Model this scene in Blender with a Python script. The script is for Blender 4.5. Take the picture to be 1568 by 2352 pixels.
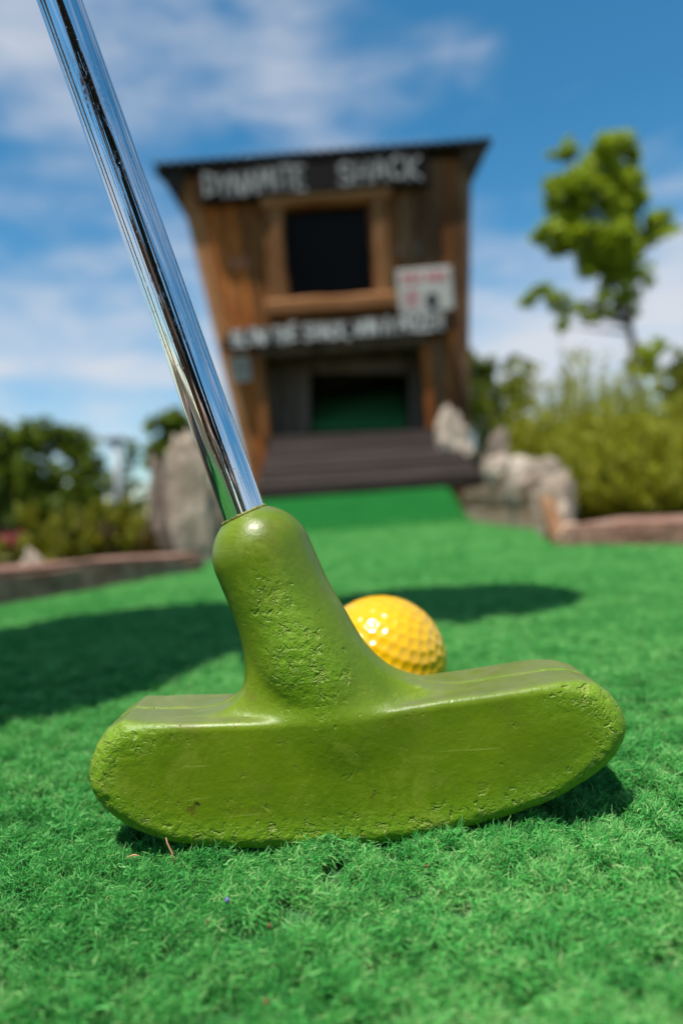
import bpy, bmesh, math, random
import numpy as np
from mathutils import Vector, Matrix, Euler, noise as mnoise

random.seed(7); rng = np.random.default_rng(7)
sc = bpy.context.scene
for o in list(bpy.data.objects): bpy.data.objects.remove(o)
COL = sc.collection
R = math.radians

# ------------------------------------------------------------------ camera
CAM_H, PITCH, ROLL = .074, R(-.63), R(4.3)
cam = bpy.data.cameras.new('camera'); camo = bpy.data.objects.new('camera', cam); COL.objects.link(camo)
cam.sensor_fit = 'VERTICAL'; cam.sensor_height = 36; cam.lens = 24
cam.clip_start = .005; cam.clip_end = 5000
Fv = Vector((0, math.cos(PITCH), math.sin(PITCH))); U0 = Vector((0, -math.sin(PITCH), math.cos(PITCH))); R0 = Vector((1, 0, 0))
Rv = R0*math.cos(ROLL) - U0*math.sin(ROLL); Uv = U0*math.cos(ROLL) + R0*math.sin(ROLL)
CP = Vector((0, 0, CAM_H))
m = Matrix((Rv, Uv, -Fv)).transposed().to_4x4(); m.translation = CP
camo.matrix_world = m
sc.camera = camo
cam.dof.use_dof = True; cam.dof.focus_distance = .149; cam.dof.aperture_fstop = 7.0; cam.dof.aperture_blades = 7

def at(x, y, Y):                     # a point at depth Y seen at (x, y) of the 1568 x 2352 photograph
    r = Fv + Rv*((x-784)/1568) + Uv*((1176-y)/1568)
    return CP + r*(Y/r.y)

# ------------------------------------------------------------------ sky, sun, exposure
SUN_EL, SUN_DX, SUN_DY = R(70), -.50, -.80          # towards the sun: left of and behind the camera
n = math.hypot(SUN_DX, SUN_DY); SUN = Vector((SUN_DX/n*math.cos(SUN_EL), SUN_DY/n*math.cos(SUN_EL), math.sin(SUN_EL)))
w = bpy.data.worlds.new('World'); sc.world = w; w.use_nodes = True
nt = w.node_tree; N, L = nt.nodes, nt.links; N.clear()
def nd(t, **k):
    x = N.new(t)
    for a, b in k.items(): setattr(x, a, b)
    return x
def mth(op, a, b=None, c=None, clamp=False):
    x = nd('ShaderNodeMath', operation=op); x.use_clamp = clamp
    for i, v in enumerate((a, b, c)):
        if v is None: continue
        if isinstance(v, (int, float)): x.inputs[i].default_value = v
        else: L.new(v, x.inputs[i])
    return x.outputs[0]
out = nd('ShaderNodeOutputWorld'); bg = nd('ShaderNodeBackground'); bg.inputs[1].default_value = .115
sky = nd('ShaderNodeTexSky', sky_type='NISHITA'); sky.sun_disc = False; sky.sun_elevation = SUN_EL
sky.sun_rotation = math.atan2(SUN.x, SUN.y); sky.altitude = 300; sky.air_density = 1.0; sky.dust_density = .3; sky.ozone_density = 3.0
hs = nd('ShaderNodeHueSaturation'); hs.inputs['Hue'].default_value = .484; hs.inputs['Saturation'].default_value = 1.3; hs.inputs['Value'].default_value = .60
L.new(sky.outputs[0], hs.inputs['Color'])
tc = nd('ShaderNodeTexCoord'); sep = nd('ShaderNodeSeparateXYZ'); L.new(tc.outputs['Generated'], sep.inputs[0])
def skynoise(scale, loc, sx, sz, det, rot=0):
    mp = nd('ShaderNodeMapping'); mp.inputs['Location'].default_value = loc; mp.inputs['Scale'].default_value = (sx, sx, sz)
    mp.inputs['Rotation'].default_value = (0, rot, 0)
    L.new(tc.outputs['Generated'], mp.inputs[0])
    t = nd('ShaderNodeTexNoise'); t.inputs['Scale'].default_value = scale; t.inputs['Detail'].default_value = det
    t.inputs['Roughness'].default_value = .52; t.inputs['Distortion'].default_value = .35
    L.new(mp.outputs[0], t.inputs['Vector']); return t.outputs[0]
n1 = skynoise(2.6, (.3, .1, .55), 1, 1.9, 6, .45)
n2 = skynoise(6.5, (1.3, .4, .2), .8, 2.6, 8, -.75)
cov = mth('ADD', mth('MULTIPLY', n1, .52), mth('MULTIPLY', n2, .48))
# cloud banks: more cover low over the horizon, and a few banks of their own
hz = mth('SUBTRACT', .19, mth('MULTIPLY', mth('ABSOLUTE', mth('SUBTRACT', sep.outputs[2], .21)), 1.25))
cov = mth('ADD', cov, mth('MAXIMUM', hz, -.01))
def bank(d, rad, amt):
    d = d.normalized()
    dp = nd('ShaderNodeVectorMath', operation='DISTANCE'); L.new(tc.outputs['Generated'], dp.inputs[0]); dp.inputs[1].default_value = d
    return mth('MULTIPLY', mth('SMOOTHSTEP' if False else 'SUBTRACT', 1, mth('DIVIDE', dp.outputs['Value'], rad), clamp=True), amt)
for (x, y, rad, amt) in ((20, 80, .24, .13), (650, 150, .09, .14), (250, 250, .16, .05), (80, 800, .26, .10), (1350, 720, .30, .10), (1200, 420, .22, -.10), (60, 540, .16, -.10), (1400, 200, .3, -.06)):
    cov = mth('ADD', cov, bank(at(x, y, 1.)-CP, rad, amt))
mr = nd('ShaderNodeMapRange'); mr.interpolation_type = 'SMOOTHSTEP'; mr.inputs['From Min'].default_value = .44; mr.inputs['From Max'].default_value = .84
L.new(cov, mr.inputs['Value'])
mixc = nd('ShaderNodeMix', data_type='RGBA'); L.new(mth('MULTIPLY', mr.outputs[0], .93), mixc.inputs['Factor'])
L.new(hs.outputs[0], mixc.inputs['A']); mixc.inputs['B'].default_value = (3.0, 3.05, 3.25, 1)
L.new(mixc.outputs['Result'], bg.inputs[0]); L.new(bg.outputs[0], out.inputs[0])

sl = bpy.data.lights.new('sun', 'SUN'); sl.energy = 3.05; sl.angle = R(.53); sl.color = (1, .955, .88)
so = bpy.data.objects.new('sun', sl); COL.objects.link(so); so.rotation_euler = SUN.to_track_quat('Z', 'Y').to_euler(); so.location = SUN*8
sc.view_settings.view_transform = 'Standard'; sc.view_settings.look = 'None'; sc.view_settings.gamma = 1; sc.view_settings.exposure = 1.1
sc.view_settings.use_curve_mapping = False
sc.cycles.max_bounces = 8; sc.cycles.use_denoising = True

# ------------------------------------------------------------------ helpers
def link(o, parent=None):
    COL.objects.link(o)
    if parent is not None:
        o.parent = parent
        o.matrix_parent_inverse = Matrix.Translation(-chain(parent))
    return o
def chain(p): return p['_o'] if False else p.matrix_basis.translation.copy() if p.parent is None else Vector((0, 0, 0))
def meshobj(name, v, f, mat, parent=None, smooth=False):
    me = bpy.data.meshes.new(name); me.from_pydata([tuple(p) for p in v], [], [tuple(int(i) for i in q) for q in f]); me.update()
    if smooth: me.polygons.foreach_set('use_smooth', [True]*len(me.polygons))
    if mat: me.materials.append(mat)
    return link(bpy.data.objects.new(name, me), parent)
def bmobj(name, bm, mat, parent=None, smooth=False):
    me = bpy.data.meshes.new(name); bmesh.ops.recalc_face_normals(bm, faces=bm.faces[:]); bm.to_mesh(me); bm.free()
    if smooth: me.polygons.foreach_set('use_smooth', [True]*len(me.polygons))
    if mat: me.materials.append(mat)
    return link(bpy.data.objects.new(name, me), parent)
def empty(name, loc):
    o = bpy.data.objects.new(name, None); o.location = loc; o.empty_display_size = .05; COL.objects.link(o); return o
def tag(o, label, cat, group=None):
    o['label'] = label; o['category'] = cat
    if group: o['group'] = group
    return o
def struct(o, kind='structure', label=None):
    o['kind'] = kind
    if label: o['label'] = label
    return o
def prism(c8, mat, name, parent=None, bev=0, rough=0, seed=0):
    """box from 8 corners: bottom loop 4, top loop 4; bevelled, with slightly uneven edges"""
    bm = bmesh.new(); vs = [bm.verts.new(p) for p in c8]
    for q in ((3, 2, 1, 0), (4, 5, 6, 7), (0, 1, 5, 4), (1, 2, 6, 5), (2, 3, 7, 6), (3, 0, 4, 7)): bm.faces.new([vs[i] for i in q])
    if bev: bmesh.ops.bevel(bm, geom=bm.edges[:], offset=bev, segments=2 if bev > .003 else 1, affect='EDGES', clamp_overlap=True)
    if rough:
        for v in bm.verts: v.co += mnoise.noise_vector(v.co*23 + Vector((seed, 0, 0)))*rough
    return bmobj(name, bm, mat, parent)
def box8(x0, x1, y0, y1, z0, z1):
    return [Vector(p) for p in ((x0, y0, z0), (x1, y0, z0), (x1, y1, z0), (x0, y1, z0), (x0, y0, z1), (x1, y0, z1), (x1, y1, z1), (x0, y1, z1))]
def obox8(p, q, wd, z0, z1, side=1):
    """box along p->q (ground points), wd wide to the given side"""
    d = (Vector(q)-Vector(p)); d.z = 0; d.normalize(); nrm = Vector((-d.y, d.x, 0))*side
    p = Vector(p); q = Vector(q); a = [p, q, q+nrm*wd, p+nrm*wd]
    if side < 0: a = [a[0], a[3], a[2], a[1]]
    return [Vector((v.x, v.y, z0)) for v in a] + [Vector((v.x, v.y, z1)) for v in a]
def tube(pts, radii, seg=10, cap=True, squash=None):
    V, Fc = [], []; pts = [Vector(p) for p in pts]
    for i, p in enumerate(pts):
        d = (pts[min(i+1, len(pts)-1)] - pts[max(i-1, 0)]).normalized()
        a = d.orthogonal().normalized() if i == 0 else (a - d*a.dot(d)).normalized()
        b = d.cross(a)
        for k in range(seg):
            t = 2*math.pi*k/seg; V.append(p + (a*math.cos(t)+b*math.sin(t))*radii[i])
    for i in range(len(pts)-1):
        for k in range(seg): Fc.append((i*seg+k, i*seg+(k+1) % seg, (i+1)*seg+(k+1) % seg, (i+1)*seg+k))
    if cap: Fc.append(tuple(reversed(range(seg)))); Fc.append(tuple((len(pts)-1)*seg+k for k in range(seg)))
    return V, Fc

# ------------------------------------------------------------------ materials
class M:
    def __init__(s, name):
        s.m = bpy.data.materials.new(name); s.m.use_nodes = True; s.N = s.m.node_tree.nodes; s.L = s.m.node_tree.links
        s.p = s.N['Principled BSDF']; s.tc = s.N.new('ShaderNodeTexCoord')
    def nd(s, t, **k):
        x = s.N.new(t)
        for a, b in k.items(): setattr(x, a, b)
        return x
    def put(s, sock, v):
        if isinstance(v, (int, float, tuple)): sock.default_value = v
        else: s.L.new(v, sock)
    def map(s, scale=(1, 1, 1), src='Object', rnd=False):
        mp = s.nd('ShaderNodeMapping'); mp.inputs['Scale'].default_value = scale
        s.L.new(s.tc.outputs[src], mp.inputs[0])
        if rnd:
            oi = s.nd('ShaderNodeObjectInfo'); mu = s.nd('ShaderNodeMath', operation='MULTIPLY'); s.L.new(oi.outputs['Random'], mu.inputs[0]); mu.inputs[1].default_value = 37.
            cb = s.nd('ShaderNodeCombineXYZ'); s.L.new(mu.outputs[0], cb.inputs[0]); s.L.new(mu.outputs[0], cb.inputs[1]); s.L.new(mu.outputs[0], cb.inputs[2])
            s.L.new(cb.outputs[0], mp.inputs['Location'])
        return mp.outputs[0]
    def noise(s, scale, det=4, rough=.55, vec=None, dist=0):
        t = s.nd('ShaderNodeTexNoise'); t.inputs['Scale'].default_value = scale; t.inputs['Detail'].default_value = det
        t.inputs['Roughness'].default_value = rough; t.inputs['Distortion'].default_value = dist
        s.L.new(vec if vec is not None else s.tc.outputs['Object'], t.inputs['Vector']); return t.outputs[0]
    def voro(s, scale, feat='F1', vec=None, out='Distance', rnd=1):
        t = s.nd('ShaderNodeTexVoronoi', feature=feat); t.inputs['Scale'].default_value = scale; t.inputs['Randomness'].default_value = rnd
        s.L.new(vec if vec is not None else s.tc.outputs['Object'], t.inputs['Vector']); return t.outputs[out]
    def math(s, op, a, b=0., c=None, clamp=False):
        x = s.nd('ShaderNodeMath', operation=op); x.use_clamp = clamp; s.put(x.inputs[0], a); s.put(x.inputs[1], b)
        if c is not None: s.put(x.inputs[2], c)
        return x.outputs[0]
    def ss(s, v, lo, hi, a=0., b=1.):
        x = s.nd('ShaderNodeMapRange'); x.interpolation_type = 'SMOOTHSTEP'
        s.put(x.inputs['Value'], v); x.inputs['From Min'].default_value = lo; x.inputs['From Max'].default_value = hi
        x.inputs['To Min'].default_value = a; x.inputs['To Max'].default_value = b; return x.outputs[0]
    def mix(s, f, a, b, mode='MIX'):
        x = s.nd('ShaderNodeMix', data_type='RGBA', blend_type=mode); s.put(x.inputs['Factor'], f)
        for k, v in (('A', a), ('B', b)):
            if isinstance(v, tuple) and len(v) == 3: v = v+(1,)
            s.put(x.inputs[k], v)
        return x.outputs['Result']
    def ramp(s, f, stops):
        r = s.nd('ShaderNodeValToRGB'); e = r.color_ramp.elements
        while len(e) < len(stops): e.new(.5)
        for q, (p, c) in zip(e, stops): q.position = p; q.color = tuple(c)+(1,)
        s.L.new(f, r.inputs[0]); return r.outputs[0]
    def bump(s, h, dist, strength=1, prev=None):
        b = s.nd('ShaderNodeBump'); b.inputs['Strength'].default_value = strength; b.inputs['Distance'].default_value = dist
        s.L.new(h, b.inputs['Height'])
        if prev is not None: s.L.new(prev, b.inputs['Normal'])
        return b.outputs[0]
    def set(s, **k):
        for a, v in k.items():
            sock = s.p.inputs[a.replace('_', ' ')]
            if isinstance(v, tuple) and len(v) == 3 and sock.type == 'RGBA': v = v+(1,)
            s.put(sock, v)
        return s.m

def wood(name, c1, c2, c3, axis='z', rough=.75, sc_=1., bumpd=.002):
    a = M(name); st = {'x': (1.2, 22, 22), 'y': (22, 1.2, 22), 'z': (22, 22, 1.2)}[axis]
    v = a.map(tuple(q*sc_ for q in st), rnd=True)
    g = a.noise(3.2, 6, .62, v, .6); big = a.noise(.55, 3, .5, v)
    g2 = a.noise(14, 3, .6, v)
    col = a.ramp(g, [(.3, c1), (.52, c2), (.72, c3)])
    col = a.mix(a.ss(big, .45, .68, 0, .6), col, tuple(q*.55 for q in c1))
    oi = a.nd('ShaderNodeObjectInfo'); hv = a.nd('ShaderNodeHueSaturation'); a.L.new(col, hv.inputs['Color'])
    a.L.new(a.math('ADD', a.math('MULTIPLY', oi.outputs['Random'], .55), .72), hv.inputs['Value'])
    h = a.math('ADD', g, a.math('MULTIPLY', g2, .4))
    return a.set(Base_Color=hv.outputs[0], Roughness=rough, Normal=a.bump(h, bumpd), Specular_IOR_Level=.1)
W_orange = wood('wood_orange', (.18, .050, .012), (.38, .120, .028), (.47, .185, .06))
W_brown = wood('wood_brown', (.10, .036, .012), (.26, .097, .030), (.36, .165, .065))
W_dark = wood('wood_dark', (.055, .033, .019), (.13, .085, .055), (.20, .14, .10))
W_mid = wood('wood_grey_brown', (.10, .045, .022), (.27, .142, .070), (.37, .22, .13))
W_inner = wood('wood_inner', (.07, .045, .03), (.155, .11, .08), (.22, .165, .125))
W_frame_z = wood('wood_frame_upright', (.18, .068, .023), (.39, .175, .068), (.50, .27, .13))
W_frame_x = wood('wood_frame_level', (.18, .068, .023), (.39, .175, .068), (.50, .27, .13), 'x')
W_deck = wood('wood_deck', (.017, .012, .010), (.036, .028, .024), (.062, .048, .041), 'x', .8)
W_sign = wood('wood_sign', (.009, .008, .008), (.018, .015, .014), (.035, .028, .025), 'x')
W_timber = wood('wood_timber', (.18, .10, .06), (.42, .29, .20), (.58, .45, .35), 'y', .85)
W_post = wood('wood_post', (.12, .055, .025), (.27, .14, .07), (.36, .22, .13))

a = M('paint_white'); PAINT = a.set(Base_Color=a.ramp(a.noise(60, 4), [(.3, (.42, .40, .37)), (.65, (.68, .66, .62))]), Roughness=.6)
a = M('paint_white_shaded'); PAINT_SHADED = a.set(Base_Color=a.ramp(a.noise(60, 4), [(.3, (.24, .23, .22)), (.65, (.46, .45, .43))]), Roughness=.7)  # white paint darkened: the roof's shade is put into the name sign's letters
a = M('sign_white'); SIGNW = a.set(Base_Color=a.ramp(a.noise(20, 5), [(.3, (.42, .40, .35)), (.65, (.56, .53, .47))]), Roughness=.45)
a = M('sign_red'); SIGNR = a.set(Base_Color=(.55, .12, .13), Roughness=.5)
a = M('sign_black'); SIGNB = a.set(Base_Color=(.01, .012, .011), Roughness=.5)
a = M('roof_metal'); v = a.map((1, 1, 1)); r_ = a.noise(9, 5)
ROOF = a.set(Base_Color=a.ramp(r_, [(.35, (.03, .026, .025)), (.6, (.05, .055, .06)), (.75, (.07, .04, .025))]), Metallic=.3, Roughness=.6)
a = M('roof_wood_dark'); SOFF = a.set(Base_Color=a.ramp(a.noise(14, 4), [(.3, (.014, .01, .008)), (.7, (.04, .026, .018))]), Roughness=.9)

a = M('rock_pale'); n1 = a.noise(9, 7, .62); n2 = a.noise(38, 6, .65); v3 = a.voro(16, 'DISTANCE_TO_EDGE')
c = a.ramp(a.math('ADD', a.math('MULTIPLY', n1, .6), a.math('MULTIPLY', n2, .4)), [(.34, (.13, .095, .07)), (.45, (.32, .255, .19)), (.60, (.54, .45, .35))])
c = a.mix(a.ss(a.noise(5, 3), .56, .7, 0, .45), c, (.10, .10, .075))
ROCK = a.set(Base_Color=c, Roughness=.9, Normal=a.bump(n2, .008, 1., a.bump(n1, .03)))
a = M('rock_grey'); n1 = a.noise(9, 7, .62, a.map((1.6, 1.6, .7))); n2 = a.noise(38, 6, .65)
c = a.ramp(a.math('ADD', a.math('MULTIPLY', n1, .6), a.math('MULTIPLY', n2, .4)), [(.34, (.12, .085, .06)), (.46, (.31, .24, .175)), (.60, (.48, .39, .30))])
ROCKG = a.set(Base_Color=a.mix(a.ss(a.noise(5, 3), .55, .7, 0, .5), c, (.10, .09, .06)), Roughness=.9, Normal=a.bump(n2, .008, 1., a.bump(n1, .03)))
a = M('rock_brown'); n1 = a.noise(12, 7, .62)
ROCKB = a.set(Base_Color=a.ramp(n1, [(.3, (.09, .065, .05)), (.7, (.26, .20, .15))]), Roughness=.9, Normal=a.bump(n1, .012))

a = M('brick'); v = a.map(rnd=True); n1 = a.noise(30, 6, .65, v); n2 = a.noise(220, 3, .6, v)
oi = a.nd('ShaderNodeObjectInfo'); base = a.ramp(oi.outputs['Random'], [(0, (.22, .115, .075)), (.35, (.26, .145, .10)), (.6, (.23, .14, .10)), (1, (.28, .165, .115))])
c = a.mix(a.ss(n1, .4, .68, 0, .6), base, (.14, .085, .06)); c = a.mix(a.ss(n2, .55, .75, 0, .4), c, (.28, .20, .16))
BRICK = a.set(Base_Color=c, Roughness=.9, Normal=a.bump(n1, .003, .8, a.bump(n2, .001)))

a = M('soil'); n1 = a.noise(14, 7, .65); v1 = a.voro(55)
SOIL = a.set(Base_Color=a.ramp(n1, [(.3, (.035, .03, .014)), (.55, (.08, .075, .03)), (.75, (.13, .11, .06))]), Roughness=1, Normal=a.bump(n1, .03, 1, a.bump(v1, .01)))

def leafmat(name, lo, mid, hi, trans=.35):
    a = M(name); at_ = a.nd('ShaderNodeAttribute', attribute_name='shade')
    c = a.ramp(at_.outputs['Fac'], [(0, lo), (.5, mid), (1, hi)])
    a.set(Base_Color=c, Roughness=.55, Specular_IOR_Level=.35)
    tr = a.nd('ShaderNodeBsdfTranslucent'); a.L.new(a.mix(.35, c, (hi[0]*1.3, hi[1]*1.25, hi[2]*.6)), tr.inputs[0])
    mx = a.nd('ShaderNodeMixShader'); mx.inputs[0].default_value = trans
    a.L.new(a.p.outputs[0], mx.inputs[1]); a.L.new(tr.outputs[0], mx.inputs[2]); a.L.new(mx.outputs[0], a.N['Material Output'].inputs[0])
    return a.m
LEAF_TREE = leafmat('leaf_young_tree', (.16, .22, .010), (.32, .41, .016), (.46, .56, .03))
LEAF_DARK = leafmat('leaf_far_tree', (.055, .09, .006), (.13, .19, .012), (.22, .29, .022))
LEAF_MID = leafmat('leaf_mid_tree', (.05, .075, .012), (.12, .16, .02), (.2, .24, .04))
LEAF_FEATHER = leafmat('leaf_feathery', (.16, .175, .008), (.31, .32, .014), (.44, .43, .045))
LEAF_LOW = leafmat('leaf_low_shrub', (.09, .105, .006), (.19, .195, .010), (.3, .28, .03))
LEAF_RUST = leafmat('leaf_rusty', (.05, .035, .012), (.11, .075, .02), (.17, .12, .03))
PETAL = leafmat('petal', (.25, .02, .05), (.4, .03, .09), (.55, .1, .18))
a = M('bark'); n1 = a.noise(30, 6, .6, a.map((1, 1, .3)))
BARK = a.set(Base_Color=a.ramp(n1, [(.3, (.06, .045, .035)), (.7, (.16, .125, .10))]), Roughness=.95, Normal=a.bump(n1, .006))

# turf fibres: dull polypropylene, lighter where the ends are worn
def turf(name, isbase):
    a = M(name)
    if isbase:
        v = a.map((1, 1.0, 1)); n1 = a.noise(150, 5, .65, v, .8); n2 = a.noise(18, 4, .55); n3 = a.noise(3.2, 3, .5); v1 = a.voro(210)
        c = a.ramp(n1, [(.32, (.010, .045, .010)), (.52, (.018, .11, .02)), (.72, (.04, .20, .045))])
        c = a.mix(a.ss(n2, .42, .66, 0, .30), c, (.03, .15, .035)); c = a.mix(a.ss(n3, .45, .65, 0, .25), c, (.025, .12, .02))
        a.set(Base_Color=c, Roughness=.9, Specular_IOR_Level=.15, Sheen_Weight=.55, Sheen_Roughness=.45, Sheen_Tint=(.45, .8, .45),
              Normal=a.bump(n1, .004, 1, a.bump(n2, .006)))
        return a.m
    at_ = a.nd('ShaderNodeAttribute', attribute_name='shade'); oi = a.nd('ShaderNodeObjectInfo')
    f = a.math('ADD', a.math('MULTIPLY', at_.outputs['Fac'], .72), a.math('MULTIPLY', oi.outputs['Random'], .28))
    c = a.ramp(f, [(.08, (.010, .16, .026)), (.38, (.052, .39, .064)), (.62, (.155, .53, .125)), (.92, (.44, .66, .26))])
    a.set(Base_Color=c, Roughness=.6, Specular_IOR_Level=.35, Sheen_Weight=.35, Sheen_Roughness=.5, Sheen_Tint=(.65, .9, .5))
    tr = a.nd('ShaderNodeBsdfTranslucent'); a.L.new(c, tr.inputs[0]); mx = a.nd('ShaderNodeMixShader'); mx.inputs[0].default_value = .38
    a.L.new(a.p.outputs[0], mx.inputs[1]); a.L.new(tr.outputs[0], mx.inputs[2]); a.L.new(mx.outputs[0], a.N['Material Output'].inputs[0])
    return a.m
a = M('turf_ramp_carpet'); n1 = a.noise(160, 5, .65); n2 = a.noise(12, 4)
TURF_RAMP = a.set(Base_Color=a.mix(a.ss(n2, .4, .65, 0, .35), a.ramp(n1, [(.3, (.004, .055, .010)), (.5, (.010, .12, .02)), (.7, (.02, .17, .03))]), (.006, .085, .015)), Roughness=.95, Specular_IOR_Level=.1, Normal=a.bump(n1, .005))
a = M('turf_lane_carpet'); n1 = a.noise(160, 5, .65); TURF_LANE = a.set(Base_Color=a.ramp(n1, [(.3, (.014, .11, .022)), (.7, (.03, .19, .04))]), Roughness=.95, Normal=a.bump(n1, .004))
TURF = turf('turf_backing', True); FIBRE = turf('turf_fibre', False)

# ------------------------------------------------------------------ ground
gv, gf = [], []
S = 60
for j in range(S+1):
    for i in range(S+1):
        x = (abs(i/S-.5)*2)**3*math.copysign(400, i-S/2); y = (abs(j/S-.5)*2)**3*math.copysign(400, j-S/2)
        gv.append((x, y, -.03 + (.02*mnoise.noise(Vector((x, y, 0))*.7) if abs(x) < 60 and abs(y) < 60 else 0)))
for j in range(S):
    for i in range(S): k = j*(S+1)+i; gf.append((k, k+1, k+S+2, k+S+1))
struct(meshobj('ground', gv, gf, SOIL, smooth=True))

# the putting green: its outline, then a sheet, a ramp up to the deck
LB0, LB1 = Vector((-.78, -.10, 0)), Vector((-.181, .905, 0))        # inner line of the left border
RB0, RB1 = Vector((.955, .14, 0)), Vector((.268, .862, 0))           # inner line of the right border
RAMP0, RAMP1 = 1.90, 2.085
def ramp_z(y):
    t = min(max((y-RAMP0+.05)/(RAMP1-RAMP0+.05), 0), 1); return .108*t*t*(3-2*t)*.6 + .108*t*.4
green = [(-.80, -.9), (1.0, -.9), (1.0, .12), (.27, .885), (.36, 1.30), (.352, 1.92), (.352, 1.95), (-.26, 1.95), (-.26, 1.3), (-.19, .93), (-.80, -.1)]
def inside(x, y, poly):
    c = False; j = len(poly)-1
    for i in range(len(poly)):
        (xi, yi), (xj, yj) = poly[i], poly[j]
        if (yi > y) != (yj > y) and x < (xj-xi)*(y-yi)/(yj-yi)+xi: c = not c
        j = i
    return c
bm = bmesh.new()
f = bm.faces.new([bm.verts.new((x, y, -.003)) for x, y in [(-.83, -.9), (1.03, -.9), (1.03, .16), (.29, .9), (.37, 1.30), (.37, 1.86), (-.28, 1.86), (-.28, 1.3), (-.22, .93), (-.83, -.08)]])
bmesh.ops.triangulate(bm, faces=[f])
struct(bmobj('putting_green', bm, TURF))
rv, rf = [], []
for j in range(21):
    y = 1.858 + (RAMP1+.05-1.858)*j/20; t = j/20
    for i in range(25):
        x = -.25 + .6*i/24; x += (.31-.35)*max(0, t-.1)*(i/24) ; rv.append((x, y, ramp_z(y) + .0006 + .0015*mnoise.noise(Vector((x*6, y*6, 2)))))
for j in range(20):
    for i in range(24): k = j*25+i; rf.append((k, k+1, k+26, k+25))
struct(meshobj('turf_ramp', rv, rf, TURF_RAMP, smooth=True))

# ------------------------------------------------------------------ turf pile: instanced tufts of curled fibres
protos = bpy.data.collections.new('tuft_kinds')
def make_tuft(k, nf, rad, lean, long=1.0):
    V, Fc, sh = [], [], []
    for i in range(nf):
        ang = rng.normal(0, .38) if rng.random() < .66 else rng.uniform(0, 6.28)
        ac = rng.normal(0, rad*.36); p = np.array([rng.uniform(-.9, .35)*rad, ac, rng.uniform(-.0006, .0012)-abs(ac)*.35])
        ln = rng.uniform(.0016, .0040)*long; steps = 5
        el = rng.normal(.34, .30)+(.4 if long > 1 else 0); curl = rng.normal(.17, .16); wd = rng.uniform(.00007, .00015); s0 = min(1, max(0, rng.normal(.40 if k < 6 else .66, .24)))
        tw = rng.uniform(0, 3.14); b = len(V)
        for s in range(steps+1):
            d = np.array([math.cos(ang)*math.cos(el), math.sin(ang)*math.cos(el), math.sin(el)])
            side = np.array([-math.sin(ang), math.cos(ang), 0])*math.cos(tw) + np.cross(d, [-math.sin(ang), math.cos(ang), 0])*math.sin(tw)
            wq = wd*(1-.7*(s/steps)**2)
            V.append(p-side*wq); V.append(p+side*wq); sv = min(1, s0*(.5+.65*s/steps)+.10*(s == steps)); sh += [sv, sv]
            p = p+d*ln/steps; el -= curl+rng.normal(0, .22); ang += rng.normal(0, .48); tw += rng.normal(.2, .3)
        for s in range(steps): q = b+2*s; Fc.append((q, q+1, q+3, q+2))
    me = bpy.data.meshes.new('tuft'); me.from_pydata([tuple(p) for p in V], [], Fc); me.update()
    at_ = me.attributes.new('shade', 'FLOAT', 'POINT'); at_.data.foreach_set('value', sh)
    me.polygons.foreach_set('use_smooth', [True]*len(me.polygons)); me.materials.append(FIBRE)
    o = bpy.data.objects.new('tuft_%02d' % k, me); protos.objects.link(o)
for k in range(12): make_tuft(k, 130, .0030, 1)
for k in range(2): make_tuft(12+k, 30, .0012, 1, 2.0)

def flow(x, y): return -.65 + 2.4*mnoise.noise(Vector((x*14, y*14, 3))) + .9*mnoise.noise(Vector((x*60, y*60, 8)))
P, ROT, SCL, IDX = [], [], [], []
def scatter(x0f, x1f, y0, y1, sp, scl, keep=lambda x, y: True):
    y = y0
    while y < y1:
        x = x0f(y)
        while x < x1f(y):
            px, py = x+rng.uniform(-.6, .6)*sp, y+rng.uniform(-.6, .6)*sp
            if keep(px, py):
                qx, qy = px*.8-py*.6, px*.6+py*.8; lump = mnoise.noise(Vector((qx*110, qy*170, 1))); hole = mnoise.noise(Vector((qx*130, qy*200, 5)))+.45*mnoise.noise(Vector((qx*300, qy*380, 6)))
                if hole > (-.38 if scl < 1 else -.5) or rng.random() < .08:
                    z = (.0026 if scl < 1 else .0013)*lump - (.0042 if scl < 1 else .0012)*min(1, max(0, (.02-hole)/.35)) + .0016*mnoise.noise(Vector((px*45, py*60, 4))); s = scl*rng.uniform(.7, 1.3)
                    zr = ramp_z(py) if py > 1.8 else 0
                    P.append((px, py, z + zr - .0009)); ROT.append((rng.normal(0, .22), rng.normal(0, .22), flow(px, py)+rng.normal(0, .75))); SCL.append((s, s, s**.35*(1+.5*lump)))
                    worn = .8*mnoise.noise(Vector((px*26, py*34, 9)))+.7*mnoise.noise(Vector((px*7, py*9, 4)))+.5*lump+rng.normal(0, .25); IDX.append((int(rng.integers(6, 12)) if worn > .12 else int(rng.integers(0, 6))) if rng.random() > .02 else int(rng.integers(12, 14)))
            x += sp
        y += sp
ing = lambda x, y: inside(x, y, green)
fr = lambda y: (.56*y+.035)
scatter(lambda y: -fr(y), fr, .055, .26, .0021, .9)
scatter(lambda y: -fr(y), fr, .26, .50, .0028, 1.1, ing)
scatter(lambda y: -fr(y), fr, .50, .75, .0045, 1.5, ing)
scatter(lambda y: -fr(y), fr, .75, 1.3, .0072, 2.1, ing)
scatter(lambda y: -.3, lambda y: .4, 1.3, 1.9, .010, 2.6, lambda x, y: -.24 < x < .345)
scatter(lambda y: -.6, lambda y: .7, -.35, .9, .0085, 2.4, lambda x, y: ing(x, y) and not (abs(x) < fr(y) and y > .055))
me = bpy.data.meshes.new('turf_pile'); me.from_pydata(P, [], []); me.update()
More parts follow.
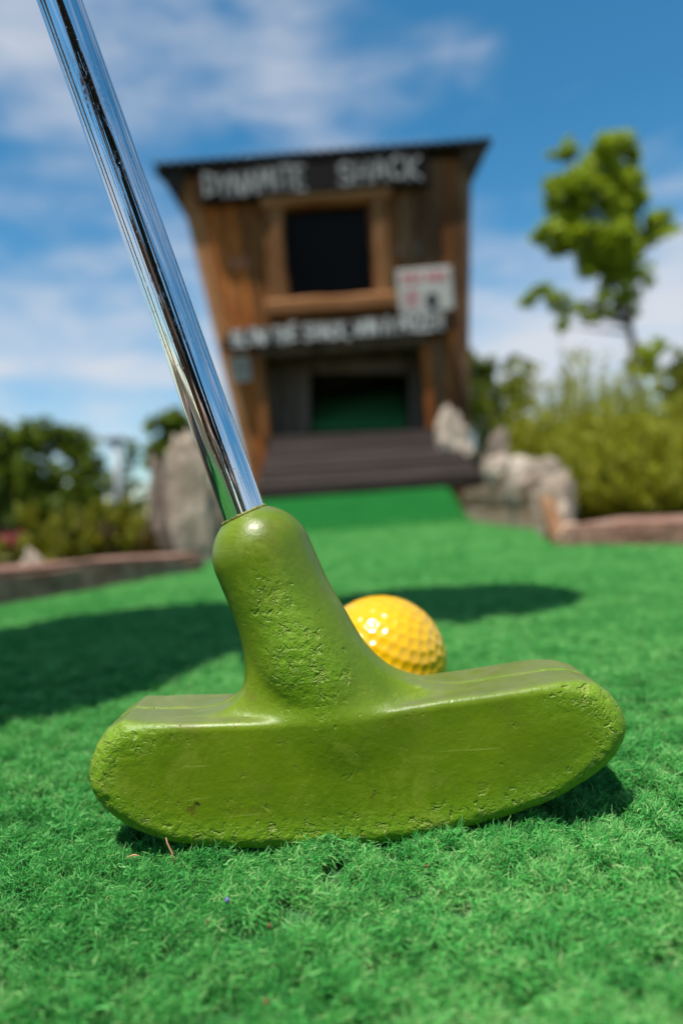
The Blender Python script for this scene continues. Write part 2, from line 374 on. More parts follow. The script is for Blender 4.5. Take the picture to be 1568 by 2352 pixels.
for nm, ty, data, fld in (('rot', 'FLOAT_VECTOR', np.array(ROT).ravel(), 'vector'), ('scl', 'FLOAT_VECTOR', np.array(SCL).ravel(), 'vector'), ('kind_index', 'INT', IDX, 'value')):
    q = me.attributes.new(nm, ty, 'POINT'); q.data.foreach_set(fld, data)
me.materials.append(FIBRE)
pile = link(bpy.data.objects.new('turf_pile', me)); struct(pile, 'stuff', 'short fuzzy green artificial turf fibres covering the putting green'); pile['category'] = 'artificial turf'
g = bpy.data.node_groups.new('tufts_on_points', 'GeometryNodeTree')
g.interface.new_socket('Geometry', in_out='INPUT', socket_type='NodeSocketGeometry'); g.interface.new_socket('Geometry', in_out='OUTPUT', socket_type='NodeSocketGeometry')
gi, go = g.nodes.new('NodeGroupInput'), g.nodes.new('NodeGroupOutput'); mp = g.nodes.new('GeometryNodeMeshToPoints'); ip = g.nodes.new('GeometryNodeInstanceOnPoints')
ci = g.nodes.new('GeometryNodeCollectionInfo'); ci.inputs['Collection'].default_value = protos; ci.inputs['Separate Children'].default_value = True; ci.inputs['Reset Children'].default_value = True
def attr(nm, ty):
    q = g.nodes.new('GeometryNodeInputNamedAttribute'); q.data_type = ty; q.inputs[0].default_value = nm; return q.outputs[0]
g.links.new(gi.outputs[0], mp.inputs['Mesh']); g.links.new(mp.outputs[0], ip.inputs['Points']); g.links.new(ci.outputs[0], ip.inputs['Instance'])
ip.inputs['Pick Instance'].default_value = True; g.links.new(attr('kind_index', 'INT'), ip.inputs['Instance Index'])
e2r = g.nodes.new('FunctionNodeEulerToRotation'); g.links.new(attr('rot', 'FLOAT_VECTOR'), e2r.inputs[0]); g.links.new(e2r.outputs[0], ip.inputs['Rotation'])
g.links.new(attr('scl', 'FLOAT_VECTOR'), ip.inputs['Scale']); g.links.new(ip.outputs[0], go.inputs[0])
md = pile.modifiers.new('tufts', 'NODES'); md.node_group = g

# ------------------------------------------------------------------ brick borders
def border(name, label, p0, p1, side, ztop, mat):
    d = (p1-p0); ln = d.length; d.normalize(); nr = Vector((-d.y, d.x, 0))*side
    e = empty(name, p0); tag(e, label, 'border', 'timber borders of the putting green'); k = max(2, int(ln/.36))
    for i in range(k):
        t0, t1 = i/k+.0012, (i+1)/k-.0012; a_ = p0+(p1-p0)*t0+nr*(.004+rng.uniform(-.002, .002)); b_ = p0+(p1-p0)*t1+nr*(.004+rng.uniform(-.002, .002))
        c8 = obox8(a_, b_, .165, -.05, 0, side); za, zb_ = ztop(t0), ztop(t1); dz = rng.uniform(-.001, .001)
        for q in c8[4:]: q.z = (za if (q-a_).dot(d) < (b_-a_).length*.5 else zb_)+dz
        bm = bmesh.new(); vs = [bm.verts.new(q) for q in c8]
        for q in ((3, 2, 1, 0), (4, 5, 6, 7), (0, 1, 5, 4), (1, 2, 6, 5), (2, 3, 7, 6), (3, 0, 4, 7)): bm.faces.new([vs[w_] for w_ in q])
        bmesh.ops.subdivide_edges(bm, edges=[q for q in bm.edges if q.calc_length() > .25], cuts=9)
        bmesh.ops.bevel(bm, geom=[q for q in bm.edges if len(q.link_faces) == 2 and q.calc_face_angle(0) > .6], offset=.006, segments=2, affect='EDGES')
        for v in bm.verts: v.co += mnoise.noise_vector(v.co*17+Vector((i, 0, 0)))*.0035
        bmobj('timber', bm, mat, e)
a = M('border_wood'); v = a.map((1, 1, 1), rnd=True); n1 = a.noise(22, 6, .65, v); n2 = a.noise(9, 4, .6, v); n3 = a.noise(120, 4, .6, v)
c = a.ramp(a.math('ADD', a.math('MULTIPLY', n1, .6), a.math('MULTIPLY', n3, .4)), [(.34, (.13, .065, .045)), (.5, (.27, .155, .11)), (.66, (.40, .26, .20))])
W_border = a.set(Base_Color=a.mix(a.ss(n2, .48, .64, 0, .55), c, (.19, .075, .055)), Roughness=.9, Specular_IOR_Level=.1, Normal=a.bump(n3, .002, 1, a.bump(n1, .006)))
border('timber_border', 'low border of pinkish brown timbers along the left edge of the green', LB0, LB1, 1, lambda t: .070-.046*t, W_border)
border('timber_border', 'low border of pinkish brown timbers along the right edge of the green', RB0, RB1, -1, lambda t: .026, W_border)

# ------------------------------------------------------------------ putter
HY, HT = .1602, .0124                 # mid depth of the head, half its thickness
outl = [(283,1652),(325,1655),(451,1654),(577,1650),(682,1643),(771,1637),(846,1628),(921,1616),(1021,1600),(1121,1587),(1221,1571),(1281,1561),(1331,1560),(1371,1570),(1406,1595),(1431,1626),(1445,1657),(1448,1682),(1441,1712),(1421,1747),(1391,1775),(1346,1802),(1296,1827),(1221,1857),(1146,1882),(1071,1902),(971,1925),(871,1940),(771,1947),(661,1951),(535,1950),(451,1945),(367,1931),(304,1912),(266,1893),(237,1872),(211,1843),(199,1818),(195,1784),(201,1751),(216,1713),(241,1679)]
OP = np.array([(at(x, y, .1505).x, at(x, y, .1505).z) for x, y in outl])
H = .00042
lo = np.array([OP[:, 0].min()-.004, HY-HT-.003, -.004]); hi = np.array([OP[:, 0].max()+.004, HY+HT+.003, at(600, 1150, HY).z+.004])
nn = np.ceil((hi-lo)/H).astype(int)+1
X = lo[0]+H*np.arange(nn[0]); Y = lo[1]+H*np.arange(nn[1]); Z = lo[2]+H*np.arange(nn[2])
def poly_sdf(px, pz, pts):
    d = np.full(px.shape, 1e9); s = np.ones(px.shape)
    for i in range(len(pts)):
        a_, b_ = pts[i], pts[i-1]; e = b_-a_; wx, wz = px-a_[0], pz-a_[1]
        t = np.clip((wx*e[0]+wz*e[1])/(e@e), 0, 1); bx, bz = wx-e[0]*t, wz-e[1]*t; d = np.minimum(d, bx*bx+bz*bz)
        c1 = pz >= a_[1]; c2 = pz < b_[1]; c3 = e[0]*wz > e[1]*wx
        s = np.where((c1 & c2 & c3) | (~c1 & ~c2 & ~c3), -s, s)
    return s*np.sqrt(d)
gx, gz = np.meshgrid(X, Z, indexing='ij'); sd2 = poly_sdf(gx, gz, OP)
xm = .5*(OP[:, 0].min()+OP[:, 0].max()); hw = .5*(OP[:, 0].max()-OP[:, 0].min())
gnz = np.gradient(sd2, H, axis=1)
er = .0018+.0048*np.clip((np.abs(gx-xm)/hw-.66)/.34, 0, 1)**1.3 + .0022*np.clip(-gnz, 0, 1)
def capsule(A, B, ra, rb):
    A, B = np.array(A), np.array(B); e = B-A
    dx = X[:, None, None]-A[0]; dy = Y[None, :, None]-A[1]; dz = Z[None, None, :]-A[2]
    t = np.clip((dx*e[0]+dy*e[1]+dz*e[2])/(e@e), 0, 1)
    return np.sqrt((dx-e[0]*t)**2+(dy-e[1]*t)**2+(dz-e[2]*t)**2)-(ra+(rb-ra)*t)
def smin(a_, b_, k): h_ = np.maximum(k-np.abs(a_-b_), 0)/k; return np.minimum(a_, b_)-h_*h_*k*.25
hos = capsule(at(603, 1275, HY), at(764, 1650, HY), .0116, .0120)
gus = capsule(at(700, 1500, HY), at(835, 1640, HY), .0080, .0070)
hos = smin(hos, gus, .012)
q1 = (sd2+er)[:, None, :]; q2 = (np.abs(Y-HY)[None, :, None]-HT) + er[:, None, :]
body = np.minimum(np.maximum(q1, q2), 0)+np.sqrt(np.maximum(q1, 0)**2+np.maximum(q2, 0)**2)-er[:, None, :]
# mould line along the top of the head
body = body + .00055*np.exp(-((Y-HY)/.0006)**2)[None, :, None]*(gz > .02)[:, None, :]
yy = np.clip((np.abs(Y-HY)/HT-.45)/.55, 0, 1); kf = (.0125*(1-yy*yy*(3-2*yy))+.0035)[None, :, None]
G = smin(body, hos, kf)
def surface_nets(G):
    ins = G < 0; c = [ins[i:ins.shape[0]-1+i, j:ins.shape[1]-1+j, k:ins.shape[2]-1+k] for i in (0, 1) for j in (0, 1) for k in (0, 1)]
    cnt = sum(q.astype(np.int8) for q in c); act = (cnt > 0) & (cnt < 8); ids = np.full(act.shape, -1, np.int64); I = np.argwhere(act); ids[act] = np.arange(len(I))
    cor = [(i, j, k) for i in (0, 1) for j in (0, 1) for k in (0, 1)]; val = [G[I[:, 0]+a, I[:, 1]+b, I[:, 2]+c_] for a, b, c_ in cor]
    pos = np.zeros((len(I), 3)); ct = np.zeros(len(I))
    for a in range(8):
        for b in range(a+1, 8):
            df = np.abs(np.array(cor[a])-np.array(cor[b]))
            if df.sum() != 1: continue
            mk = (val[a] < 0) != (val[b] < 0); t = np.where(mk, val[a]/np.where(mk, val[a]-val[b], 1), 0)
            pos += mk[:, None]*(np.array(cor[a])+t[:, None]*(np.array(cor[b])-np.array(cor[a]))); ct += mk
    pos = I+pos/ct[:, None]; Q = []
    for ax in range(3):
        u, v = (ax+1) % 3, (ax+2) % 3; s0 = [slice(None)]*3; s1 = [slice(None)]*3; s0[ax] = slice(0, -1); s1[ax] = slice(1, None)
        a_, b_ = ins[tuple(s0)], ins[tuple(s1)]; E = np.argwhere(a_ != b_); fl = a_[tuple(E.T)]
        ok = (E[:, u] > 0) & (E[:, v] > 0) & (E[:, u] < G.shape[u]-1) & (E[:, v] < G.shape[v]-1); E, fl = E[ok], fl[ok]
        du = np.zeros(3, int); du[u] = 1; dv = np.zeros(3, int); dv[v] = 1
        k = [ids[tuple((E-a).T)] for a in (du+dv, dv, 0*du, du)]
        quad = np.stack(k, 1); quad[~fl] = quad[~fl][:, ::-1]; Q.append(quad)
    return pos, np.concatenate(Q)
pos, quads = surface_nets(G); pos = lo+H*pos
me = bpy.data.meshes.new('head'); me.from_pydata(pos.tolist(), [], quads.tolist()); me.update()
nrm = np.empty(len(pos)*3, np.float32); me.vertices.foreach_get('normal', nrm); nrm = nrm.reshape(-1, 3)
i2 = np.clip(((pos-lo)/H).round().astype(int), 0, nn-1); sdv = sd2[i2[:, 0], i2[:, 2]]; hosv = hos[i2[:, 0], i2[:, 1], i2[:, 2]]
onhos = np.clip(1-(hosv/.003), 0, 1)*np.clip((pos[:, 2]-.034)/.006, 0, 1)
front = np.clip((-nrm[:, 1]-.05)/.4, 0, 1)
endw = np.clip((np.abs(pos[:, 0]-xm)/hw-.55)/.45, 0, 1)
botw = np.clip(1-pos[:, 2]/.018, 0, 1)
rim = np.clip(1-np.abs(-sdv-.003)/.006, 0, 1)*(1-onhos)
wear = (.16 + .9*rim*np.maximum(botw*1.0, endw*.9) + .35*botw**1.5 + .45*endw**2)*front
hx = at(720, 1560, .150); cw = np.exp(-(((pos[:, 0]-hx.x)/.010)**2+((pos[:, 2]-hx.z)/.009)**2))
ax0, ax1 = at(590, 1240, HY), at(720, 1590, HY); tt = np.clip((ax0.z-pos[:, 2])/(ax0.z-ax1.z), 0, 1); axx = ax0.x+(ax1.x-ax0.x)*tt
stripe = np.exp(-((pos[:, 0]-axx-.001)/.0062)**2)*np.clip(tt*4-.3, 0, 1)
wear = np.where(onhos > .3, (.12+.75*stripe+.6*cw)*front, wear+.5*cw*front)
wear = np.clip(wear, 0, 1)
disp = np.zeros(len(pos))
for i in range(len(pos)):
    p = Vector(pos[i]); wv = wear[i]
    if wv > .1:
        a1 = mnoise.noise(p*420); a2 = mnoise.noise(p*900+Vector((3, 1, 7)))
        disp[i] = -wv*(.00032*max(0, a1-.08) + .0003*max(0, a2-.1))
    disp[i] += .00008*mnoise.noise(p*90)
pos2 = pos+nrm*disp[:, None]
me.vertices.foreach_set('co', pos2.astype(np.float32).ravel()); me.update()
q = me.attributes.new('wear', 'FLOAT', 'POINT'); q.data.foreach_set('value', wear.astype(np.float32))
me.polygons.foreach_set('use_smooth', [True]*len(me.polygons))

a = M('rubber_green'); we = a.nd('ShaderNodeAttribute', attribute_name='wear').outputs['Fac']
n1 = a.noise(55, 5, .6); n2 = a.noise(700, 4, .62); n3 = a.noise(160, 4, .6); n4 = a.noise(1700, 3, .6)
wob = a.nd('ShaderNodeMix', data_type='VECTOR'); wob.inputs['Factor'].default_value = .0009; a.L.new(a.tc.outputs['Object'], wob.inputs['A'])
nz = a.nd('ShaderNodeTexNoise'); nz.inputs['Scale'].default_value = 500; a.L.new(a.tc.outputs['Object'], nz.inputs['Vector']); a.L.new(nz.outputs['Color'], wob.inputs['B'])
wv = wob.outputs['Result']
p1 = a.noise(330, 3, .55, wv, .6); p2 = a.noise(760, 3, .6, wv, .4)
sel1 = a.ss(a.math('ADD', n3, a.math('MULTIPLY', we, .5)), .66, .92)
sel2 = a.ss(a.math('ADD', a.noise(230, 3, .6), a.math('MULTIPLY', we, .5)), .68, .95)
dots = a.math('MULTIPLY', a.ss(a.voro(300, vec=wv), .05, .17, 1, 0), a.ss(a.noise(120, 3, .5), .52, .62))
pit = a.math('ADD', a.math('ADD', a.math('MULTIPLY', a.ss(p1, .56, .66), sel1), a.math('MULTIPLY', a.ss(p2, .54, .66, 0, .6), sel2)), a.math('MULTIPLY', dots, .3))
scr = a.noise(6, 2, .5, a.map((260, 260, 40)))
hgt = a.math('SUBTRACT', a.math('ADD', a.math('MULTIPLY', n2, .14), a.math('MULTIPLY', scr, .05)), pit)
rgh = a.math('MULTIPLY', a.math('ADD', n2, n4), a.math('MULTIPLY', we, .55)); hgt = a.math('ADD', hgt, rgh)
c = a.ramp(n1, [(.3, (.074, .118, .001)), (.55, (.116, .170, .002)), (.75, (.145, .205, .003))])
c = a.mix(a.ss(n3, .55, .75, 0, .35), c, (.135, .125, .012))                       # brown scuffs
c = a.mix(a.math('MULTIPLY', a.ss(a.noise(95, 5, .6), .58, .72), .55), c, (.12, .07, .010))
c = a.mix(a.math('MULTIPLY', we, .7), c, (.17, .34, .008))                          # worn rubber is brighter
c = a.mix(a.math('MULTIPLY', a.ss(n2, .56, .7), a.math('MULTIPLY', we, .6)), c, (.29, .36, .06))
c = a.mix(a.math('MULTIPLY', a.ss(scr, .66, .74), a.ss(n1, .5, .62, 0, .22)), c, (.24, .32, .06))
c = a.mix(a.math('MULTIPLY', pit, .5), c, (.30, .36, .06))  # pits lightened: light caught by their raised lips is put into the colour
scf = a.math('MULTIPLY', a.ss(a.noise(38, 9, .78, None, 1.2), .53, .63), .5); c = a.mix(scf, c, (.21, .265, .022))               # dull scuffs
chip = a.ss(a.noise(210, 5, .7, None, 1.), .66, .70); c = a.mix(a.math('MULTIPLY', chip, .6), c, (.10, .055, .012))                  # ground-in dirt
r2 = a.nd('ShaderNodeMapping'); r2.inputs['Rotation'].default_value = (0, .9, 0); r2.inputs['Scale'].default_value = (30, 30, 900); a.L.new(a.tc.outputs['Object'], r2.inputs[0])
c = a.mix(a.math('MULTIPLY', a.ss(a.noise(1, 2, .5, r2.outputs[0]), .66, .72), a.ss(n1, .48, .6, 0, .4)), c, (.30, .38, .07))
gm = a.nd('ShaderNodeNewGeometry'); gs = a.nd('ShaderNodeSeparateXYZ'); a.L.new(gm.outputs['Normal'], gs.inputs[0])
c = a.mix(a.math('MULTIPLY', a.ss(gs.outputs[2], .8, .97), a.ss(n3, .3, .65, .25, .6)), c, (.15, .16, .07))    # dust plus grey sky sheen, painted on the level top
pd = a.nd('ShaderNodeVectorMath', operation='DISTANCE'); a.L.new(wv, pd.inputs[0]); pd.inputs[1].default_value = at(458, 1842, .1478)
c = a.mix(a.ss(a.math('ADD', pd.outputs['Value'], a.math('MULTIPLY', p1, .003)), .0019, .0025, .9, 0), c, (.03, .015, .008))
head_mat = a.set(Base_Color=c, Roughness=a.math('ADD', a.ss(n3, .3, .7, .30, .42), a.math('MULTIPLY', we, .22)), Specular_IOR_Level=.42, Normal=a.bump(hgt, .00036, 1.))
me.materials.append(head_mat)

base = at(700, 1951, .1605); base.z = 0
putter = empty('golf_putter', base)
tag(putter, 'putter with scuffed green rubber head and chrome shaft resting on the turf', 'golf putter')
head = link(bpy.data.objects.new('head', me), putter); head['label'] = 'scuffed yellow-green rubber putter head'
a = M('chrome'); q_e = Vector((0, 0, 1)).rotation_difference(at(137.5, 0, HY)-at(575, 1218, HY))
mpv = a.nd('ShaderNodeMapping', vector_type='TEXTURE'); mpv.inputs['Rotation'].default_value = q_e.to_euler(); a.L.new(a.tc.outputs['Object'], mpv.inputs[0])
mp2 = a.nd('ShaderNodeMapping'); mp2.inputs['Scale'].default_value = (1, 1, .06); a.L.new(mpv.outputs[0], mp2.inputs[0])
s1 = a.noise(900, 4, .65, mpv.outputs[0]); st = a.noise(2600, 3, .6, mp2.outputs[0]); sm_ = a.noise(60, 4, .6)
spk = a.math('MULTIPLY', a.ss(a.voro(1100), .0, .2, 1, 0), a.ss(a.noise(140, 3), .5, .62))
scx = a.math('MULTIPLY', a.ss(st, .62, .72), a.ss(sm_, .45, .62))
CHROME = a.set(Base_Color=a.mix(spk, a.mix(a.ss(sm_, .45, .7, 0, .35), (.80, .79, .79), (.66, .62, .58)), (.55, .42, .3)), Metallic=1.,
               Roughness=a.math('ADD', a.math('MULTIPLY', a.ss(s1, .48, .7), a.ss(sm_, .45, .65, .02, .2)), a.math('ADD', .04, a.math('ADD', a.math('MULTIPLY', spk, .35), a.math('MULTIPLY', scx, .25)))), Normal=a.bump(a.math('ADD', spk, scx), .00006, .5))
s0, s1_ = at(575, 1218, HY), at(137.5, 0, HY); sd_ = (s1_-s0).normalized(); SR = .00505
V, Fc = tube([s0+sd_*.01*k for k in range(63)], [SR]*63, 96, False)
shaft = meshobj('shaft', V, Fc, CHROME, putter); shaft.data.polygons.foreach_set('use_smooth', [len(p.vertices) == 4 for p in shaft.data.polygons])
a = M('grip_rubber'); GRIP = a.set(Base_Color=(.012, .012, .012), Roughness=.75, Normal=a.bump(a.voro(600), .0008))
V, Fc = tube([s0+sd_*.60, s0+sd_*.605, s0+sd_*.7, s0+sd_*.845, s0+sd_*.85], [.008, .0095, .0105, .0125, .0105], 32)
meshobj('grip', V, Fc, GRIP, putter, True)
a = M('glue'); V, Fc = [], []
# dried seam of rubber round the shaft where it enters the head
e1 = sd_.orthogonal().normalized(); e2 = sd_.cross(e1)
c0 = at(557, 1176, HY)
ring = []
for i in range(48):
    t = i/48*2*math.pi; d = e1*math.cos(t)+e2*math.sin(t); p = c0+d*(SR+.0002)
    # drop to the dome surface
    cc = at(603, 1275, HY); rel = p-cc; b_ = rel.dot(sd_); q_ = rel.length_squared-.0116**2; s_ = -b_+math.sqrt(max(b_*b_-q_, 0)); ring.append((p+sd_*s_, d))
for i, (p, d) in enumerate(ring):
    wb = .0005+.0003*mnoise.noise(Vector((i*.4, 0, 0)))
    for k in range(6):
        t = k/6*2*math.pi; V.append(p+(d*math.cos(t)+sd_*math.sin(t))*wb)
for i in range(48):
    for k in range(6): Fc.append((i*6+k, i*6+(k+1) % 6, (i+1) % 48*6+(k+1) % 6, (i+1) % 48*6+k))
a = M('seam_grime'); meshobj('seam_bead', V, Fc, a.set(Base_Color=a.ramp(a.noise(900, 4), [(.35, (.05, .04, .012)), (.6, (.20, .22, .03))]), Roughness=.7), putter, True)

# ------------------------------------------------------------------ ball
bc = at(876, 1519, .225); BR = .02135; bc.z = BR+.0003
bm = bmesh.new(); bmesh.ops.create_icosphere(bm, subdivisions=7, radius=1); bmv = np.array([v.co[:] for v in bm.verts])
nd_ = 420; k = np.arange(nd_)+.5; ph = np.arccos(1-2*k/nd_); tht = np.pi*(1+5**.5)*k
D = np.stack([np.cos(tht)*np.sin(ph), np.sin(tht)*np.sin(ph), np.cos(ph)], 1)
for _ in range(40):                                   # relax the dimples towards an even, honeycomb-like spread
    df = D[:, None]-D[None]; d2 = (df**2).sum(2)+np.eye(nd_); D = D+.0006*(df/d2[..., None]**1.5).sum(1)/10; D /= np.linalg.norm(D, axis=1)[:, None]
mx_ = np.empty(len(bmv))
for s in range(0, len(bmv), 20000): mx_[s:s+20000] = (bmv[s:s+20000]@D.T).max(1)
an = np.arccos(np.clip(mx_, -1, 1)); ra = .086
dep = np.where(an < ra, 0.00032*(1-(an/ra)**2)**1.0, 0)
bmv = bmv*(BR-dep)[:, None]
rot = np.array(Euler((.4, 1.1, .3)).to_matrix()); bmv = bmv@rot.T
for v, c_ in zip(bm.verts, bmv): v.co = c_
a = M('ball_yellow'); n1 = a.noise(90, 4)
BALL = a.set(Base_Color=a.mix(a.ss(a.noise(170, 6, .7), .60, .72, 0, .3), a.ramp(n1, [(.3, (.72, .385, .001)), (.7, (.80, .45, .002))]), (.40, .22, .02)), Roughness=.22, Specular_IOR_Level=.55, Coat_Weight=.25, Coat_Roughness=.06, Subsurface_Weight=.0)
ball = bmobj('golf_ball', bm, BALL, None, True); ball.location = bc
tag(ball, 'glossy yellow dimpled golf ball on the turf behind the putter head', 'golf ball')

# ------------------------------------------------------------------ the shack
WY = 2.40                                   # front wall plane
LEAN = .125                                  # the front leans outward towards its top, like the side walls
def wy(z): return WY-LEAN*(z-.25)
def atw(x, y, off=0):                       # a point of the leaning front wall seen at (x, y)
    r = Fv + Rv*((x-784)/1568) + Uv*((1176-y)/1568)
    return CP + r*((WY+off+LEAN*(.25-CAM_H))/(r.y+LEAN*r.z))
WN = Vector((0, -1, -LEAN)).normalized()
zt, zb = atw(740, 385).z, .0
def lin(p, q):                               # X as a function of z along an edge seen in the photo
    (x0, z0), (x1, z1) = (p.x, p.z), (q.x, q.z); return lambda z: x0+(x1-x0)*(z-z0)/(z1-z0)
EL = lin(atw(408, 420), atw(547, 1000)); ER = lin(atw(1083, 375), atw(1076, 1000))
def wx(t, z): return EL(z)+(ER(z)-EL(z))*t
def tz(x, y, Y=WY):
    p = atw(x, y); return (p.x-EL(p.z))/(ER(p.z)-EL(p.z)), p.z
shack = empty('wooden_shack', (0.04, WY+.35, 0)); tag(shack, 'flared brown plank shack with corrugated roof, black window and lettered signs', 'shack')
wt0 = min(tz(656, 480)[0], tz(668, 685)[0]); wt1 = max(tz(842, 470)[0], tz(858, 680)[0])
dt0 = min(tz(608, 800)[0], tz(618, 990)[0]); dt1 = max(tz(958, 790)[0], tz(975, 985)[0])
wz0, wz1 = atw(760, 690).z, atw(748, 474).z; dz1 = atw(780, 800).z
cuts = [0, .055, .175, dt0, .27, wt0, .46, .55, wt1, .74, dt1, .90, .945, 1]
cuts = sorted(cuts); mats = [W_frame_z, W_orange, W_orange, W_brown, W_orange, W_brown, W_brown, W_brown, W_brown, W_mid, W_mid, W_brown, W_mid]
for i in range(len(cuts)-1):
    a0, a1 = cuts[i], cuts[i+1]; mid = (a0+a1)/2; segs = [(zb, zt)]
    holes = []
    if wt0-.001 < mid < wt1+.001: holes.append((wz0, wz1))
    if dt0-.001 < mid < dt1+.001: holes.append((-1, dz1))
    for h0, h1 in holes:
        ns = []
        for s0_, s1_2 in segs:
            if h0 > s0_: ns.append((s0_, min(h0, s1_2)))
            if h1 < s1_2: ns.append((max(h1, s0_), s1_2))
        segs = ns
    off = rng.uniform(-.004, .004)
    for z0, z1 in segs:
        if z1-z0 < .01: continue
        g_ = .0012; ya, yb_ = wy(z0)+off, wy(z1)+off; th_ = .022
        c8 = [Vector((wx(a0, z0)+g_, ya, z0)), Vector((wx(a1, z0)-g_, ya, z0)), Vector((wx(a1, z0)-g_, ya+th_, z0)), Vector((wx(a0, z0)+g_, ya+th_, z0)),
              Vector((wx(a0, z1)+g_, yb_, z1)), Vector((wx(a1, z1)-g_, yb_, z1)), Vector((wx(a1, z1)-g_, yb_+th_, z1)), Vector((wx(a0, z1)+g_, yb_+th_, z1))]
        prism(c8, mats[i], 'wall_board', shack, .0025, .001, i)
# side walls and back wall of boards
BY = WY+.75
for side, E_ in ((0, EL), (1, ER)):
    kk = 7
    for j in range(kk):
        ys = lambda z, f_, e_: wy(z)+.03+(BY-wy(z)-.03)*f_/kk+e_; th_ = .02 if side == 0 else -.02
        xs = [(E_(z)+(.001 if side == 0 else -.001), E_(z)+th_) for z in (zb, zt)]
        lo_, hi_ = sorted(xs[0]), sorted(xs[1])
        y0, y1, y2, y3 = ys(zb, j, .001), ys(zb, j+1, -.001), ys(zt, j, .001), ys(zt, j+1, -.001)
        c8 = [Vector((lo_[0], y0, zb)), Vector((lo_[1], y0, zb)), Vector((lo_[1], y1, zb)), Vector((lo_[0], y1, zb)), Vector((hi_[0], y2, zt)), Vector((hi_[1], y2, zt)), Vector((hi_[1], y3, zt)), Vector((hi_[0], y3, zt))]
        prism(c8, W_brown if side == 0 else W_dark, 'side_board', shack, .002)
for j in range(8):
    a0, a1 = j/8+.002, (j+1)/8-.002
    c8 = [Vector((wx(t, z), y, z)) for z in (zb, zt) for t, y in ((a0, BY), (a1, BY), (a1, BY+.02), (a0, BY+.02))]
    prism(c8, W_dark, 'back_board', shack, .002)
prism([Vector((wx(t, z), y, z)) for z in (zb, zt) for t, y in ((.0, BY+.022), (1., BY+.022), (1., BY+.026), (.0, BY+.026))], SOFF, 'back_light_stop', shack)  # unseen sheet added to stop light leaking between the back boards
# unseen board added over the doorway to keep the inside behind the window dark
prism(box8(EL(.5)+.03, ER(.5)-.03, wy(dz1)+.03, BY-.005, dz1+.012, dz1+.03), W_dark, 'inner_light_stop', shack, .002)
# window frame: four rough logs
def log(p, q, wd, dp, mat, nm, par, sd=0):
    p, q = Vector(p), Vector(q); d = (q-p).normalized(); up = d.cross(Vector((0, 1, 0))).normalized()
    bm = bmesh.new(); rings = []
    for k in range(9):
        t = k/8; c_ = p+(q-p)*t; wk = wd*(1+.10*mnoise.noise(Vector((k*.6+sd, 1, 2)))); sh_ = up*wd*.10*mnoise.noise(Vector((k*.5+sd, 7, 2)))
        prof = [(-.5, 0), (.5, 0), (.5, -.7), (.32, -1), (-.32, -1), (-.5, -.7)]
        rings.append([bm.verts.new(c_+sh_+up*u*wk+Vector((0, v*dp, 0))) for u, v in prof])
    for k in range(8):
        for j in range(6): bm.faces.new((rings[k][j], rings[k][(j+1) % 6], rings[k+1][(j+1) % 6], rings[k+1][j]))
    bm.faces.new(rings[0]); bm.faces.new(rings[-1])
    return bmobj(nm, bm, mat, par)
wf = meshobj('window_frame', *tube([atw(634, 452), atw(636, 453)], [.001, .001], 4), W_frame_x, shack); bpy.data.objects.remove(wf)
fr_top = log(atw(600, 463, -.006), atw(895, 441, -.006), .055, .03, W_frame_x, 'window_frame_top', shack, 1)
log(atw(612, 713, -.006), atw(908, 693, -.006), .058, .034, W_frame_x, 'window_sill', shack, 5)
log(atw(627, 478, -.006), atw(643, 698, -.006), .060, .022, W_frame_z, 'window_frame_side', shack, 9)
log(atw(872, 462, -.006), atw(884, 680, -.006), .058, .022, W_frame_z, 'window_frame_side', shack, 13)
a = M('window_dark'); WINDOW_DARK = a.set(Base_Color=(.005, .005, .006), Roughness=.35, Specular_IOR_Level=.08)  # opaque black painted in for the unlit inside of the window opening
prism([Vector((wx(t, z), wy(z)+y, z)) for z in (wz0-.004, wz1+.004) for t, y in ((wt0-.005, .027), (wt1+.005, .027), (wt1+.005, .030), (wt0-.005, .030))], WINDOW_DARK, 'window_dark_sheet', shack)
# door jambs and lintel
log(atw(975, 800, -.006), atw(990, 985, -.006), .03, .02, W_orange, 'door_jamb', shack, 3)
log(atw(592, 815, -.006), atw(612, 1010, -.006), .035, .02, W_brown, 'door_jamb', shack, 4)
log(atw(590, 812, -.004), atw(975, 782, -.004), .04, .03, W_dark, 'door_lintel', shack, 6)
# worn inner boards round the gap through which the turf lane climbs
for k_, (x0, x1, y0, y1) in enumerate(((604, 640, 800, 1010), (641, 682, 800, 1010), (683, 712, 800, 1010), (940, 966, 790, 1000), (967, 1000, 790, 1000), (713, 939, 796, 826), (713, 939, 827, 856))):
    IY = .06+.003*(k_ % 2); ps = [at(x0, y1, WY+IY), at(x1-1, y1, WY+IY), at(x1-1, y0, WY+IY), at(x0, y0, WY+IY)]; dn = Vector((0, .015, 0))
    prism([ps[0], ps[1], ps[1]+dn, ps[0]+dn, ps[3], ps[2], ps[2]+dn, ps[3]+dn], W_inner, 'inner_board', shack, .002, .001, k_)
prism([at(700, 1000, 2.88), at(950, 1000, 2.88), at(950, 1000, 2.9), at(700, 1000, 2.9), at(700, 780, 2.88), at(950, 780, 2.88), at(950, 780, 2.9), at(700, 780, 2.9)], W_inner, 'inner_back_panel', shack, .002)
